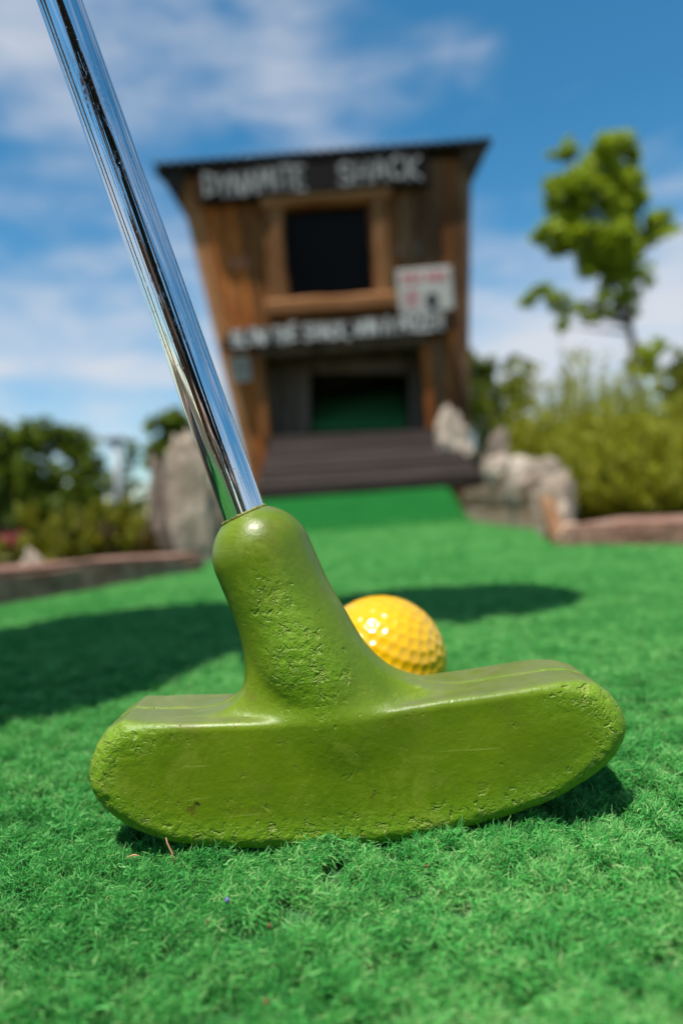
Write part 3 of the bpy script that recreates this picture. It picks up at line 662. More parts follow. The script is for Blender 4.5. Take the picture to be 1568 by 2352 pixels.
# roof: corrugated sheet on a frame, overhanging
RFY = wy(zt)-.05; RF0, RF1 = at(350, 388, RFY), at(1132, 324, RFY); rz = (RF0.z+RF1.z)/2
nx, V, Fc = 230, [], []
for j in range(9):
    y = RFY+(BY+.08-RFY)*j/8
    for i in range(nx+1):
        x = RF0.x+(RF1.x-RF0.x)*i/nx; V.append((x, y, rz+.017+.006*math.sin(i/nx*2*math.pi*32)+(.055)*j/8))
for j in range(8):
    for i in range(nx): k = j*(nx+1)+i; Fc.append((k, k+1, k+nx+2, k+nx+1))
roof = meshobj('roof', V, Fc, ROOF, shack, True); sm = roof.modifiers.new('sheet', 'SOLIDIFY'); sm.thickness = .003
yb = RFY+.006
prism([Vector(p) for p in ((RF0.x+.01, yb, rz+.0), (RF1.x-.01, yb, rz+.0), (RF1.x-.01, yb+.02, rz+.0), (RF0.x+.01, yb+.02, rz+.0), (RF0.x+.01, yb, rz+.012), (RF1.x-.01, yb, rz+.012), (RF1.x-.01, yb+.02, rz+.012), (RF0.x+.01, yb+.02, rz+.012))], SOFF, 'fascia', shack, .002)
sof = prism([Vector(p) for p in ((RF0.x+.012, yb+.021, rz+.002), (RF1.x-.012, yb+.021, rz+.002), (RF1.x-.012, BY+.05, rz+.05), (RF0.x+.012, BY+.05, rz+.05), (RF0.x+.012, yb+.021, rz+.008), (RF1.x-.012, yb+.021, rz+.008), (RF1.x-.012, BY+.05, rz+.056), (RF0.x+.012, BY+.05, rz+.056))], SOFF, 'soffit', shack)
for (pa, pb, pc) in (((352, 394), (425, 392), (412, 448)), ((1060, 345), (1128, 330), (1078, 392))):
    ps = [atw(*q, -.03) for q in (pa, pb, pc)]
    bm = bmesh.new(); fa = [bm.verts.new(p) for p in ps]; fb = [bm.verts.new(p+Vector((0, .02, 0))) for p in ps]
    bm.faces.new(fa); bm.faces.new(list(reversed(fb)))
    for i in range(3): bm.faces.new((fa[i], fb[i], fb[(i+1) % 3], fa[(i+1) % 3]))
    bmobj('eave_bracket', bm, SOFF if pa[0] < 800 else W_dark, shack)

# ------------------------------------------------------------------ lettered signs
GL = {'D': [[(0, 0), (0, 1), (.6, .85), (.75, .5), (.6, .15), (0, 0)]], 'Y': [[(0, 1), (.38, .5), (.75, 1)], [(.38, .5), (.3, 0)]], 'N': [[(0, 0), (.05, 1), (.65, 0), (.7, 1)]],
      'A': [[(0, 0), (.38, 1), (.75, 0)], [(.16, .38), (.6, .38)]], 'M': [[(0, 0), (.08, 1), (.42, .35), (.78, 1), (.85, 0)]], 'I': [[(.1, 0), (.1, 1)]],
      'T': [[(0, 1), (.75, 1)], [(.38, 1), (.38, 0)]], 'E': [[(.65, 1), (.05, 1), (.05, 0), (.68, 0)], [(.05, .52), (.5, .52)]],
      'S': [[(.68, .85), (.4, 1), (.08, .85), (.1, .6), (.6, .45), (.68, .18), (.4, 0), (.02, .14)]], 'H': [[(.03, 0), (.03, 1)], [(.68, 0), (.68, 1)], [(.03, .5), (.68, .5)]],
      'C': [[(.7, .82), (.42, 1), (.1, .8), (.03, .45), (.15, .12), (.45, 0), (.72, .18)]], 'K': [[(.03, 0), (.03, 1)], [(.68, 1), (.05, .45), (.72, 0)]],
      'B': [[(0, 0), (0, 1), (.55, .92), (.55, .6), (0, .53), (.62, .42), (.62, .1), (0, 0)]], 'L': [[(.03, 1), (.03, 0), (.62, 0)]], 'O': [[(.36, 1), (.06, .75), (.06, .25), (.36, 0), (.66, .25), (.66, .75), (.36, 1)]],
      'W': [[(0, 1), (.2, 0), (.45, .7), (.68, 0), (.9, 1)]], 'P': [[(0, 0), (0, 1), (.6, .9), (.6, .55), (0, .48)]], 'R': [[(0, 0), (0, 1), (.6, .9), (.6, .58), (0, .5), (.65, 0)]],
      'Z': [[(.02, 1), (.68, 1), (0, 0), (.72, 0)]], '!': [[(.15, 1), (.12, .32)], [(.11, .12), (.11, 0)]], ',': [[(.15, .1), (.05, -.18)]]}
GW = {'I': .25, '!': .3, ',': .28, 'M': .9, 'W': .95, ' ': .55}
def lettering(text, p0, p1, height, wd, parent, mat, spaces=None, thick=.004):
    adv = []; x = 0
    for i, ch in enumerate(text):
        adv.append(x); x += (GW.get(ch, .76)+.2) if ch != ' ' or spaces is None else spaces
    tot = x-.2; d = (p1-p0); ux = d.normalized(); uz = WN.cross(ux).normalized(); k = d.length/tot
    V, Fc = [], []
    def stroke(a_, b_):
        e = (b_-a_); e = e.normalized() if e.length > 0 else ux; nn_ = WN.cross(e)*wd*.5; a_, b_ = a_-e*wd*.3, b_+e*wd*.3; s = len(V)
        for yy in (0, -thick):
            for p in (a_-nn_, b_-nn_, b_+nn_, a_+nn_): V.append(p-WN*yy)
        for q in ((4, 5, 6, 7), (0, 1, 5, 4), (1, 2, 6, 5), (2, 3, 7, 6), (3, 0, 4, 7)): Fc.append(tuple(s+i for i in q))
    for ch, ax in zip(text, adv):
        jx, jz, js = rng.normal(0, .03), rng.normal(0, .04), rng.uniform(.94, 1.06)
        if ch == ' ': continue
        V.clear(); Fc.clear()
        for si, st in enumerate(GL[ch]):
            for i in range(len(st)-1):
                stroke(*[p0+ux*(ax+jx+u*1.0)*k+uz*(v+jz)*height*js + WN*.0004*(si+i) for u, v in (st[i], st[i+1])])
        meshobj('letter', V, Fc, mat, parent.children[0])
SY = WY-.075
def board(name, label, q4, Y, th, mat):
    ps = [atw(x, y, Y) for x, y in q4]; c_ = sum(ps, Vector())/4
    e = empty(name, (c_.x, c_.y+th, min(p.z for p in ps))); tag(e, label, 'sign')
    c8 = [ps[0]+Vector(), ps[1]+Vector(), ps[1]+Vector((0, th, 0)), ps[0]+Vector((0, th, 0)),
          ps[3]+Vector(), ps[2]+Vector(), ps[2]+Vector((0, th, 0)), ps[3]+Vector((0, th, 0))]
    prism(c8, mat, 'sign_board', e, .003, .0012, 3); return e
s1_e = board('name_sign', 'long black board under the roof edge lettered DYNAMITE SHACK in white', ((460, 462), (985, 418), (978, 352), (455, 396)), -.045, .04, W_sign)
lettering('DYNAMITE', atw(474, 452, -.0455), atw(704, 434, -.0455), .066, .0092, s1_e, PAINT_SHADED)
lettering('SHACK', atw(780, 424, -.0455), atw(966, 409, -.0455), .066, .0092, s1_e, PAINT_SHADED)
s2_e = board('rule_sign', 'narrow black board over the doorway lettered in white, below the window', ((508, 801), (1038, 757), (1030, 718), (524, 760)), -.055, .05, W_sign)
lettering('BLOW THE SHACK, WIN A PRIZE!!', atw(537, 795, -.0556), atw(1018, 755, -.0556), .050, .0088, s2_e, PAINT, .6)
s3 = board('notice', 'white notice with red lines and a black mark right of the window', ((916, 722), (1044, 710), (1036, 610), (908, 620)), -.012, .006, SIGNW)
def patch(pts, Y, mat, nm, par, th=.0012):
    V = [atw(x, y, Y) for x, y in pts]; V = V+[p+Vector((0, th, 0)) for p in V]; k = len(pts)
    F_ = [tuple(range(k)), tuple(reversed(range(k, 2*k)))]+[(i, i+k, (i+1) % k+k, (i+1) % k) for i in range(k)]
    return meshobj(nm, V, F_, mat, par.children[0])
for x0, x1, y0, hgt_ in ((922, 936, 632, 17), (940, 950, 631, 17), (954, 966, 630, 16), (978, 990, 628, 17), (994, 1006, 627, 17), (1010, 1022, 626, 17)):
    patch(((x0, y0), (x1, y0-1), (x1+1, y0+hgt_-1), (x0+1, y0+hgt_)), -.0135, SIGNR, 'red_mark', s3)
for y0 in (668, 682, 696):
    patch(((930, y0), (962, y0-3), (962, y0+3), (930, y0+6)), -.0135, SIGNR, 'red_line', s3)
blob = [(990+16*math.cos(t)*(1 if t < 2 or t > 4.6 else .8), 690+19*math.sin(t)) for t in [i*.4 for i in range(16)]]
patch(blob, -.0135, SIGNB, 'black_mark', s3)
s4 = board('plaque', 'small pale plaque on the orange planks left of the doorway', ((536, 878), (578, 874), (572, 814), (530, 818)), -.012, .007, SIGNW)
for y0 in (832, 846, 858): patch(((540, y0), (566, y0-2), (566, y0+3), (540, y0+5)), -.0135, W_dark, 'text_line', s4)

# ------------------------------------------------------------------ sloping deck of planks in front of the doorway
deck = empty('plank_deck', (.07, 2.2, 0)); tag(deck, 'sloping deck of dark planks leading up to the shack doorway', 'deck')
DA, DB = at(588, 1122, 2.07), at(1108, 1086, 2.07); DC, DD = at(1010, 985, 2.385), at(618, 1002, 2.385)
npk = 7
for j in range(npk):
    t0, t1 = j/npk+.004+(.014 if j in (1, 2) else 0), (j+1)/npk-.004
    a_, b_ = DA.lerp(DD, t0), DB.lerp(DC, t0); c_, d_ = DB.lerp(DC, t1), DA.lerp(DD, t1); j_ = rng.uniform(-.008, .008)
    dn = Vector((0, .012, -.019)); q = [a_+Vector((j_, 0, 0)), b_+Vector((rng.uniform(-.006, .006), 0, 0)), c_, d_]
    prism([p+dn for p in q]+q, W_deck, 'plank', deck, .002, .001, j)
prism([DA+Vector((.005, -.006, -.034)), DB+Vector((-.005, -.006, -.034)), DB+Vector((-.005, .02, -.034)), DA+Vector((.005, .02, -.034)), DA+Vector((.005, -.006, -.008)), DB+Vector((-.005, -.006, -.008)), DB+Vector((-.005, .02, -.002)), DA+Vector((.005, .02, -.002))], W_deck, 'edge_beam', deck, .003)
for x in (.0, .5, 1.):
    p, q = DA.lerp(DB, .03+.94*x), DD.lerp(DC, .03+.94*x); o_ = Vector((0, .015, -.025))
    prism([p+o_+Vector((-.015, 0, -.03)), p+o_+Vector((.015, 0, -.03)), q+o_+Vector((.015, 0, -.03)), q+o_+Vector((-.015, 0, -.03)), p+o_+Vector((-.015, 0, 0)), p+o_+Vector((.015, 0, 0)), q+o_+Vector((.015, 0, 0)), q+o_+Vector((-.015, 0, 0))], W_deck, 'joist', deck)
for x in (.04, .96):
    p = DA.lerp(DB, x); prism(box8(p.x-.02, p.x+.02, p.y+.02, p.y+.06, -.03, p.z-.03), W_deck, 'leg', deck, .002)
under = [DA+Vector((.03, .03, -.06)), DB+Vector((-.1, .03, -.06)), DC+Vector((-.02, 0, -.06)), DD+Vector((.02, 0, -.06))]
struct(meshobj('turf_under_deck', under, [(0, 1, 2, 3)], TURF))
# turf lane climbing inside the shack
iv = [at(716, 992, 2.42), at(934, 985, 2.42), at(930, 872, 2.85), at(730, 905, 2.85)]
struct(meshobj('inner_turf_lane', iv, [(0, 1, 2, 3)], TURF_LANE))

# ------------------------------------------------------------------ rocks
def rock(name, label, pts_center, radii, mat, seed, rotz=0, sub=4, amp=.28, cat='rock', flat=0, lean=(0, 0)):
    bm = bmesh.new(); bmesh.ops.create_icosphere(bm, subdivisions=sub, radius=1); rnd_ = random.Random(seed)
    pl = [(Vector((rnd_.gauss(0, 1), rnd_.gauss(0, 1), rnd_.gauss(0, .8))).normalized(), rnd_.uniform(.62, .95)) for _ in range(11)]
    for v in bm.verts:
        d = v.co.normalized(); r_ = 1.
        for n_, h_ in pl:
            c_ = d.dot(n_)
            if c_ > .05: r_ = min(r_, h_/c_)
        r_ *= 1+amp*.8*mnoise.fractal(d*2.1+Vector((seed, 0, 0)), 1, 2, 4)+.09*mnoise.fractal(d*6+Vector((seed, 3, 0)), 1, 2, 3)
        q = Vector((d.x*r_*radii[0], d.y*r_*radii[1], d.z*r_*radii[2])); q.x += lean[0]*q.z; q.y += lean[1]*q.z
        v.co = Matrix.Rotation(rotz, 3, 'Z')@q
    o = bmobj(name, bm, mat, None, True); o.location = pts_center
    zmin = min((v.co.z for v in o.data.vertices))
    tag(o, label, cat, 'rocks beside the green'); return o
def rock_at(name, label, x0, x1, ytop, Y, zbase, mat, seed, depth=.7, **k):
    pl_, pr_ = at(x0, (ytop+1150)/2, Y), at(x1, (ytop+1150)/2, Y); top = at((x0+x1)/2, ytop, Y).z; w_ = (pr_.x-pl_.x)/2
    h_ = (top-zbase)/2
    return rock(name, label, ((pl_.x+pr_.x)/2, Y, zbase+h_), (w_*1.12, w_*depth, h_*1.1), mat, seed, **k)
rock_at('standing_stone', 'tall grey slab of rock standing at the end of the left border', 374, 478, 1010, 1.06, -.05, ROCKG, 4, .5)
rock_at('standing_stone', 'narrow brownish stone against the left side of the tall grey slab', 338, 392, 1040, 1.12, -.05, ROCKB, 8, .9)
rock_at('boulder', 'pale cream boulder on the right end of the plank deck', 998, 1084, 950, 2.26, .12, ROCK, 12, .8)
rock_at('boulder', 'small dark brown pointed stone behind the pale boulder', 1104, 1172, 986, 1.75, -.03, ROCKB, 21, .8)
rock_at('boulder', 'large craggy boulder above the stacked timbers at the right', 1172, 1300, 1040, 1.44, -.05, ROCK, 31, .8, amp=.4)
rock_at('boulder', 'low sloping grey stone right of the large boulder, behind the border corner', 1225, 1325, 1110, 1.12, -.05, ROCKG, 33, .8, amp=.4)
rock_at('boulder', 'small cream stone between the deck corner and the large boulder', 1112, 1190, 1046, 1.62, .085, ROCK, 37, .8)
rock_at('rock', 'brown stone far inside the doorway behind the turf lane', 770, 880, 838, 2.98, .10, ROCKB, 77, .8)
rock_at('rock', 'low pale stone in the soil behind the left border', 40, 96, 1268, .93, -.03, ROCK, 44, .8)
rock_at('standing_stone', 'mossy dark stone between the tall slab and the deck', 480, 560, 1060, 1.5, -.05, ROCKB, 52, .8)

# ------------------------------------------------------------------ stacked timbers and post at the right
def timber(label, p, q, wd, z0, z1, side, mat=W_timber):
    o = prism(obox8(p, q, wd, z0, z1, side), mat, 'timber', None, .006, .003, z0*90+p[1]); tag(o, label, 'timber', 'timbers beside the ramp'); return o
TX = .352
timber('lower weathered timber lying along the right side of the ramp', (.352, 1.99, 0), (.362, 1.30, 0), .08, -.03, .042, 1)
timber('upper weathered timber stacked over the lower one beside the ramp', (.354, 2.0, 0), (.366, 1.285, 0), .078, .0445, .092, 1)
timber('dark timber along the left side of the ramp', (-.262, 1.25, 0), (-.262, 2.0, 0), .08, -.03, .08, 1, W_dark)
post = log(at(1284, 1262, .92), at(1246, 1140, .97), .020, .022, W_post, 'leaning_post', None, 11)
tag(post, 'short brown wooden stake leaning against the stones at the border corner', 'post')
timber('weathered timber edging between the border corner and the boulder', (.276, .885, 0), (.372, 1.29, 0), .05, -.03, .018, -1)

# ------------------------------------------------------------------ plants
def leaves(cents, size, nper, rnd_, spread, thin=1., up=0., shade_dir=None):
    V, Fc, sh = [], [], []
    for (c_, rad) in cents:
        base_s = rnd_.uniform(.2, .8)
        for _ in range(nper):
            d = Vector((rnd_.gauss(0, 1), rnd_.gauss(0, 1), rnd_.gauss(0, 1))); d = d.normalized()*(rnd_.random()**.4)
            p = c_+Vector((d.x*rad[0], d.y*rad[1], d.z*rad[2]))
            n_ = Vector((rnd_.gauss(0, 1), rnd_.gauss(0, 1), rnd_.gauss(0, 1)+.6)).normalized(); t_ = n_.orthogonal().normalized(); t_.rotate(Matrix.Rotation(rnd_.uniform(0, 6.28), 3, n_))
            if up: t_ = (t_*(1-up)+Vector((0, 0, up))).normalized()
            b_ = n_.cross(t_).normalized(); s_ = size*rnd_.uniform(.6, 1.3); k = len(V)
            V += [p-t_*s_, p+b_*s_*.45*thin+n_*s_*.12, p+t_*s_, p-b_*s_*.45*thin+n_*s_*.12]; Fc.append((k, k+1, k+2, k+3))
            q = min(1, max(0, base_s*.5+.25+rnd_.gauss(0, .16))); sh += [q]*4
    return V, Fc, sh
def leafobj(name, data, mat, parent):
    V, Fc, sh = data; o = meshobj(name, V, Fc, mat, parent, True)
    q = o.data.attributes.new('shade', 'FLOAT', 'POINT'); q.data.foreach_set('value', sh); return o
def trunk_obj(name, base, limbs, r0, parent, rnd_):
    bm = bmesh.new()
    def add(p0, p1, ra, rb, wob):
        pts = []; 
        for k in range(7):
            t = k/6; pts.append(p0.lerp(p1, t)+Vector((rnd_.gauss(0, wob), rnd_.gauss(0, wob), 0))*math.sin(t*3.14))
        V, F_ = tube(pts, [ra+(rb-ra)*k/6 for k in range(7)], 7)
        vs = [bm.verts.new(p) for p in V]
        for q in F_: bm.faces.new([vs[i] for i in q])
    for (p0, p1, ra, rb) in limbs: add(p0, p1, ra, rb, (p1-p0).length*.03)
    return bmobj(name, bm, BARK, parent, True)
def tree(name, label, base, blobs, mat, leaf, nclump, nper, seed, r0, cat='tree', group=None, trunk_to=None):
    """blobs: (centre, radii); clumps of leaves scattered through each blob, limbs to each"""
    rnd_ = random.Random(seed); e = empty(name, base); tag(e, label, cat, group)
    limbs = []; base = Vector(base); top = max((b[0] for b in blobs), key=lambda p: p.z)
    fork = base.lerp(top, .35) if trunk_to is None else trunk_to
    limbs.append((base-Vector((0, 0, .05)), fork, r0, r0*.7)); limbs.append((fork, top, r0*.7, r0*.12))
    cents = []
    vol = [b[1][0]*b[1][1]*b[1][2] for b in blobs]; tv = sum(vol)
    for (c_, rad), v_ in zip(blobs, vol):
        st = fork.lerp(top, min(.8, max(.0, (c_.z-fork.z)/max(.01, top.z-fork.z)*.6))); limbs.append((st, c_, r0*.4, r0*.06))
        for _ in range(max(12, int(nclump*v_/tv))):
            d = Vector((rnd_.gauss(0, 1), rnd_.gauss(0, 1), rnd_.gauss(0, 1))).normalized()*(rnd_.random()**.45)
            cc = c_+Vector((d.x*rad[0], d.y*rad[1], d.z*rad[2])); k = rnd_.uniform(.10, .25)
            rr = (rad[0]*rad[1]*rad[2])**(1/3)*k; cents.append((cc, (rr*1.25, rr*1.25, rr*.8)))
            if rnd_.random() < .3: limbs.append((c_, cc, r0*.1, r0*.03))
    trunk_obj('trunk', base, limbs, r0, e, rnd_)
    leafobj('crown', leaves(cents, leaf, nper, rnd_, 1), mat, e); return e
def blob(x, y, Y, rx, rz_, ry=None):        # crown lobe seen at (x, y), radii in photo pixels
    s = Y/1568; return (at(x, y, Y), (rx*s, (ry or (rx+rz_)/2)*s, rz_*s))
TYD = 6.2
tb = at(1468, 1085, TYD); tb.z = -.03
tree('young_tree', 'slim young tree with bright green leaves standing alone at the right', tb,
     [blob(1400, 355, TYD, 62, 55), blob(1300, 345, TYD, 38, 32), blob(1330, 440, TYD, 80, 60), blob(1430, 450, TYD, 62, 60), blob(1290, 545, TYD, 70, 42), blob(1390, 560, TYD, 90, 55), blob(1497, 530, TYD, 56, 42), blob(1440, 630, TYD, 55, 48), blob(1370, 615, TYD, 50, 35),
      blob(1245, 680, TYD, 58, 24), blob(1300, 705, TYD, 40, 24), blob(1350, 720, TYD, 44, 30), blob(1390, 690, TYD, 34, 40), blob(1440, 700, TYD, 30, 38), blob(1290, 750, TYD, 18, 14), blob(1478, 830, TYD, 42, 42), blob(1512, 800, TYD, 16, 26)],
     LEAF_TREE, .044, 780, 18, 5, .045, trunk_to=at(1455, 800, TYD))
def far(label, blobs, mat, leaf, ncl, nper, seed, r0, name='far_tree'):
    c_ = sum((b[0] for b in blobs), Vector())/len(blobs); tree(name, label, (c_.x, c_.y, -.03), blobs, mat, leaf, ncl, nper, seed, r0, 'tree', 'trees behind the course')
D1 = 13
far('dark green tree at the far left edge, behind the red flowers', [blob(20, 1010, D1, 80, 60), blob(-60, 1060, D1, 120, 110), blob(40, 1120, D1, 90, 90), blob(-20, 1200, D1, 110, 70)], LEAF_DARK, .13, 300, 16, 61, .12)
far('dark green tree left of the gap in the tree line', [blob(110, 1010, D1+1, 70, 45), blob(170, 1030, D1+1, 55, 50), blob(190, 1110, D1+1, 60, 70), blob(110, 1130, D1+1, 60, 70), blob(150, 1200, D1+1, 80, 40)], LEAF_DARK, .12, 255, 14, 62, .11)
far('thin pale tree with sky showing through left of the standing stone', [blob(300, 1050, D1+3, 42, 45), blob(290, 1130, D1+3, 50, 55), blob(250, 1190, D1+3, 60, 40), blob(330, 1180, D1+3, 40, 40)], LEAF_MID, .12, 70, 10, 63, .07)
far('rounded dark green tree rising behind the standing stone', [blob(395, 985, D1-2, 55, 42), blob(370, 1050, D1-2, 45, 40), blob(430, 1050, D1-2, 45, 50)], LEAF_DARK, .10, 165, 14, 64, .09)
far('dark bushy tree just right of the shack wall', [blob(1100, 850, 11, 40, 48), blob(1090, 930, 11, 60, 60), blob(1180, 860, 11, 38, 38), blob(1170, 930, 11, 50, 50)], LEAF_MID, .10, 130, 14, 65, .08)
far('dark tree at the far right edge beyond the young tree', [blob(1555, 860, 10, 45, 52), blob(1600, 900, 10, 60, 70), blob(1550, 930, 10, 40, 36), blob(1610, 990, 10, 70, 60)], LEAF_MID, .10, 130, 14, 66, .08)
far('dark green tree beyond the far end of the left border, low in the gap', [blob(215, 1190, 16, 70, 60), blob(120, 1230, 16, 90, 50)], LEAF_DARK, .14, 120, 12, 67, .1)

def feather(label, x, ytop, Y, wpx, seed, nst=150, mat=LEAF_FEATHER, name='feathery_shrub', nl=34, ll=.026, group='feathery shrubs at the right', thinw=.16):
    rnd_ = random.Random(seed); top = at(x, ytop, Y); base = Vector((top.x, Y, -.03)); h_ = top.z+.03; rr = wpx*Y/1568*.5
    e = empty(name, base); tag(e, label, 'shrub', group)
    V, Fc, sh = [], [], []; sb = bmesh.new()
    for i in range(nst):
        a_ = rnd_.uniform(0, 6.28); r1 = rr*math.sqrt(rnd_.random()); ht = h_*(rnd_.uniform(.4, .9)*(1-.35*(r1/rr)**2) if rnd_.random() < .88 else rnd_.uniform(.85, 1.12))
        p0 = base+Vector((math.cos(a_)*r1*.45, math.sin(a_)*r1*.45, 0)); p1 = base+Vector((math.cos(a_)*r1*1.05, math.sin(a_)*r1*1.05, ht)); mid = p0.lerp(p1, .5)+Vector((0, 0, ht*.08)); shb = rnd_.uniform(.2, .8)
        if i % 3 == 0:
            tv, tf = tube([p0, mid, p1], [.0022, .0016, .0006], 4); vs = [sb.verts.new(p) for p in tv]
            for q in tf: sb.faces.new([vs[k] for k in q])
        for j in range(nl):
            t = .12+.88*rnd_.random(); c_ = p0.lerp(mid, t*2) if t < .5 else mid.lerp(p1, t*2-1); dd = Vector((rnd_.gauss(0, 1), rnd_.gauss(0, 1), rnd_.gauss(1.0 if t < .75 else 2.0, .6))).normalized()
            s_ = ll*rnd_.uniform(.6, 1.5)*(1.1-.4*t)*(1.4 if t > .9 else 1); w_ = dd.orthogonal().normalized(); w_.rotate(Matrix.Rotation(rnd_.uniform(0, 6.28), 3, dd)); k = len(V)
            V += [c_, c_+dd*s_*.5+w_*s_*thinw, c_+dd*s_, c_+dd*s_*.5-w_*s_*thinw]; Fc.append((k, k+1, k+2, k+3)); sv = min(1, max(0, shb*.6+.2+rnd_.gauss(0, .13))); sh += [sv]*4
    bmobj('stems', sb, mat, e).data.attributes.new('shade', 'FLOAT', 'POINT'); leafobj('foliage', (V, Fc, sh), mat, e)
for i, (x, yt, Y, wp, lb) in enumerate(((1120, 905, 2.7, 190, 'yellow-green feathery shrub hugging the right wall of the shack'), (1230, 880, 2.3, 230, 'tall yellow-green feathery shrub behind the large pale boulder'),
        (1330, 845, 2.6, 240, 'tallest yellow-green feathery shrub, with wispy tips below the young tree'), (1420, 890, 2.2, 240, 'yellow-green feathery shrub before the trunk of the young tree'),
        (1520, 900, 2.5, 230, 'yellow-green feathery shrub at the right edge, behind the lower one'), (1340, 1000, 1.65, 260, 'lower yellow-green feathery shrub right behind the boulder and border'), (1500, 985, 1.5, 300, 'lower yellow-green feathery shrub at the right edge behind the timber border'),
        (1650, 930, 1.9, 300, 'yellow-green feathery shrub beyond the right edge of the border'))):
    feather(lb, x, yt-22, Y, wp*1.1, 100+i, 300, nl=50, ll=.023, thinw=.14)
feather('bright yellow-green low shrub behind the left border, nearest the standing stone', 285, 1178, 1.22, 190, 201, 130, LEAF_LOW, 'low_shrub', 30, .022, 'low shrubs behind the left border', .3)
feather('bright yellow-green low shrub behind the left border, right of the red flowers', 140, 1190, 1.1, 180, 202, 120, LEAF_LOW, 'low_shrub', 30, .022, 'low shrubs behind the left border', .3)
feather('rusty brown low shrub between the two bright shrubs at the left', 212, 1225, 1.12, 80, 203, 40, LEAF_RUST, 'low_shrub', 30, .02, 'low shrubs behind the left border', .3)
feather('rusty brown low shrub at the foot of the standing stone', 345, 1222, 1.12, 70, 204, 40, LEAF_RUST, 'low_shrub', 30, .02, 'low shrubs behind the left border', .3)
# red flowers
rnd_ = random.Random(9); fp = at(8, 1250, 1.3); fe = empty('flowering_plant', (fp.x, fp.y, -.03)); tag(fe, 'small plant with deep pink flowers at the far left behind the border', 'flowers')
leafobj('foliage', leaves([(Vector((fp.x+rnd_.gauss(0, .03), fp.y+rnd_.gauss(0, .03), rnd_.uniform(0, fp.z*.9))), (.03, .03, .025)) for _ in range(14)], .012, 16, rnd_, 1), LEAF_LOW, fe)
leafobj('blossom', leaves([(Vector((fp.x+rnd_.gauss(0, .03), fp.y+rnd_.gauss(0, .03), fp.z*rnd_.uniform(.7, 1.25))), (.012, .012, .01)) for _ in range(12)], .010, 18, rnd_, 1), PETAL, fe)
# lamp post far left
lp = at(266, 1020, 12); le = empty('lamp_post', (lp.x, 12, -.03)); tag(le, 'far pale post with a flat grey head in the gap of the tree line', 'lamp post')
a = M('post_paint'); POSTM = a.set(Base_Color=(.42, .43, .43), Roughness=.6, Metallic=.2); a = M('lamp_head'); LHEAD = a.set(Base_Color=(.12, .12, .12), Roughness=.6)
V, Fc = tube([(lp.x, 12, -.03), (lp.x, 12, lp.z*.5), (lp.x, 12, lp.z)], [.09, .075, .06], 12); meshobj('post', V, Fc, POSTM, le, True)
prism(box8(lp.x-.19, lp.x+.19, 11.9, 12.1, lp.z, lp.z+.11), LHEAD, 'lamp_head', le, .03)

# ------------------------------------------------------------------ the child bending over the putter, just outside the picture: its shadow falls across the turf
def sdf_mesh(name, prims, h, mat, parent, pad=.02):
    pts = np.array([list(q) for A, B, ra, rb, k in prims for q in (A, B)]); rm = max(max(p[2], p[3]) for p in prims)
    l_ = pts.min(0)-rm-pad; n_ = np.ceil((pts.max(0)+rm+pad-l_)/h).astype(int)+1
    g_ = np.full(n_, .05, np.float32); ax = [l_[i]+h*np.arange(n_[i]) for i in range(3)]
    for A, B, ra, rb, k in prims:
        A, B = np.array(A, float), np.array(B, float); R_ = max(ra, rb)+k+.03
        i0 = np.clip(np.floor((np.minimum(A, B)-R_-l_)/h).astype(int), 0, n_); i1 = np.clip(np.ceil((np.maximum(A, B)+R_-l_)/h).astype(int)+1, 0, n_)
        sl_ = tuple(slice(a_, b_) for a_, b_ in zip(i0, i1)); e = B-A
        dx = (ax[0][sl_[0]]-A[0])[:, None, None]; dy = (ax[1][sl_[1]]-A[1])[None, :, None]; dz = (ax[2][sl_[2]]-A[2])[None, None, :]
        t = np.clip((dx*e[0]+dy*e[1]+dz*e[2])/max(e@e, 1e-9), 0, 1)
        d = np.sqrt((dx-e[0]*t)**2+(dy-e[1]*t)**2+(dz-e[2]*t)**2)-(ra+(rb-ra)*t); g_[sl_] = smin(g_[sl_], d, k)
    p_, q_ = surface_nets(g_); return meshobj(name, l_+h*p_, q_, mat, parent, True)
a = M('skin'); SKIN = a.set(Base_Color=a.ramp(a.noise(60, 4), [(.3, (.42, .23, .15)), (.7, (.50, .29, .20))]), Roughness=.5, Subsurface_Weight=.08, Subsurface_Radius=(.01, .004, .002))
def cloth(nm, c):
    a = M(nm); n_ = a.noise(18, 4, .6); w_ = a.noise(900, 2); return a.set(Base_Color=a.mix(a.ss(n_, .3, .7, 0, .35), c, tuple(q*.6 for q in c)), Roughness=.9, Normal=a.bump(w_, .0006, .6, a.bump(n_, .012)))
SHIRT = cloth('shirt_cloth', (.10, .055, .045)); SHORT = cloth('shorts_cloth', (.03, .035, .05)); SHOE = cloth('shoe_cloth', (.25, .25, .26))
a = M('hair'); HAIR = a.set(Base_Color=a.ramp(a.noise(220, 3, .6, a.map((1, 1, .2))), [(.3, (.02, .012, .008)), (.7, (.07, .04, .025))]), Roughness=.55)
hip = Vector((-.60, .13, .70)); chest = Vector((-.33, .13, .92)); neck = Vector((-.24, .145, .965)); hd = Vector((-.115, .175, .985))
person = empty('person', (-.60, .13, 0)); tag(person, 'person in brown shirt and dark shorts bending over the putter grip', 'person')
prims = [(hip, chest, .10, .095, .05), (chest, neck, .06, .04, .05), (neck, hd, .036, .04, .03), (hd+Vector((-.02, 0, .012)), hd+Vector((.02, 0, -.012)), .076, .068, .03)]
knee, foot, sh_, el_ = {}, {}, {}, {}
gp = {1: s0+sd_*.735, -1: s0+sd_*.785}
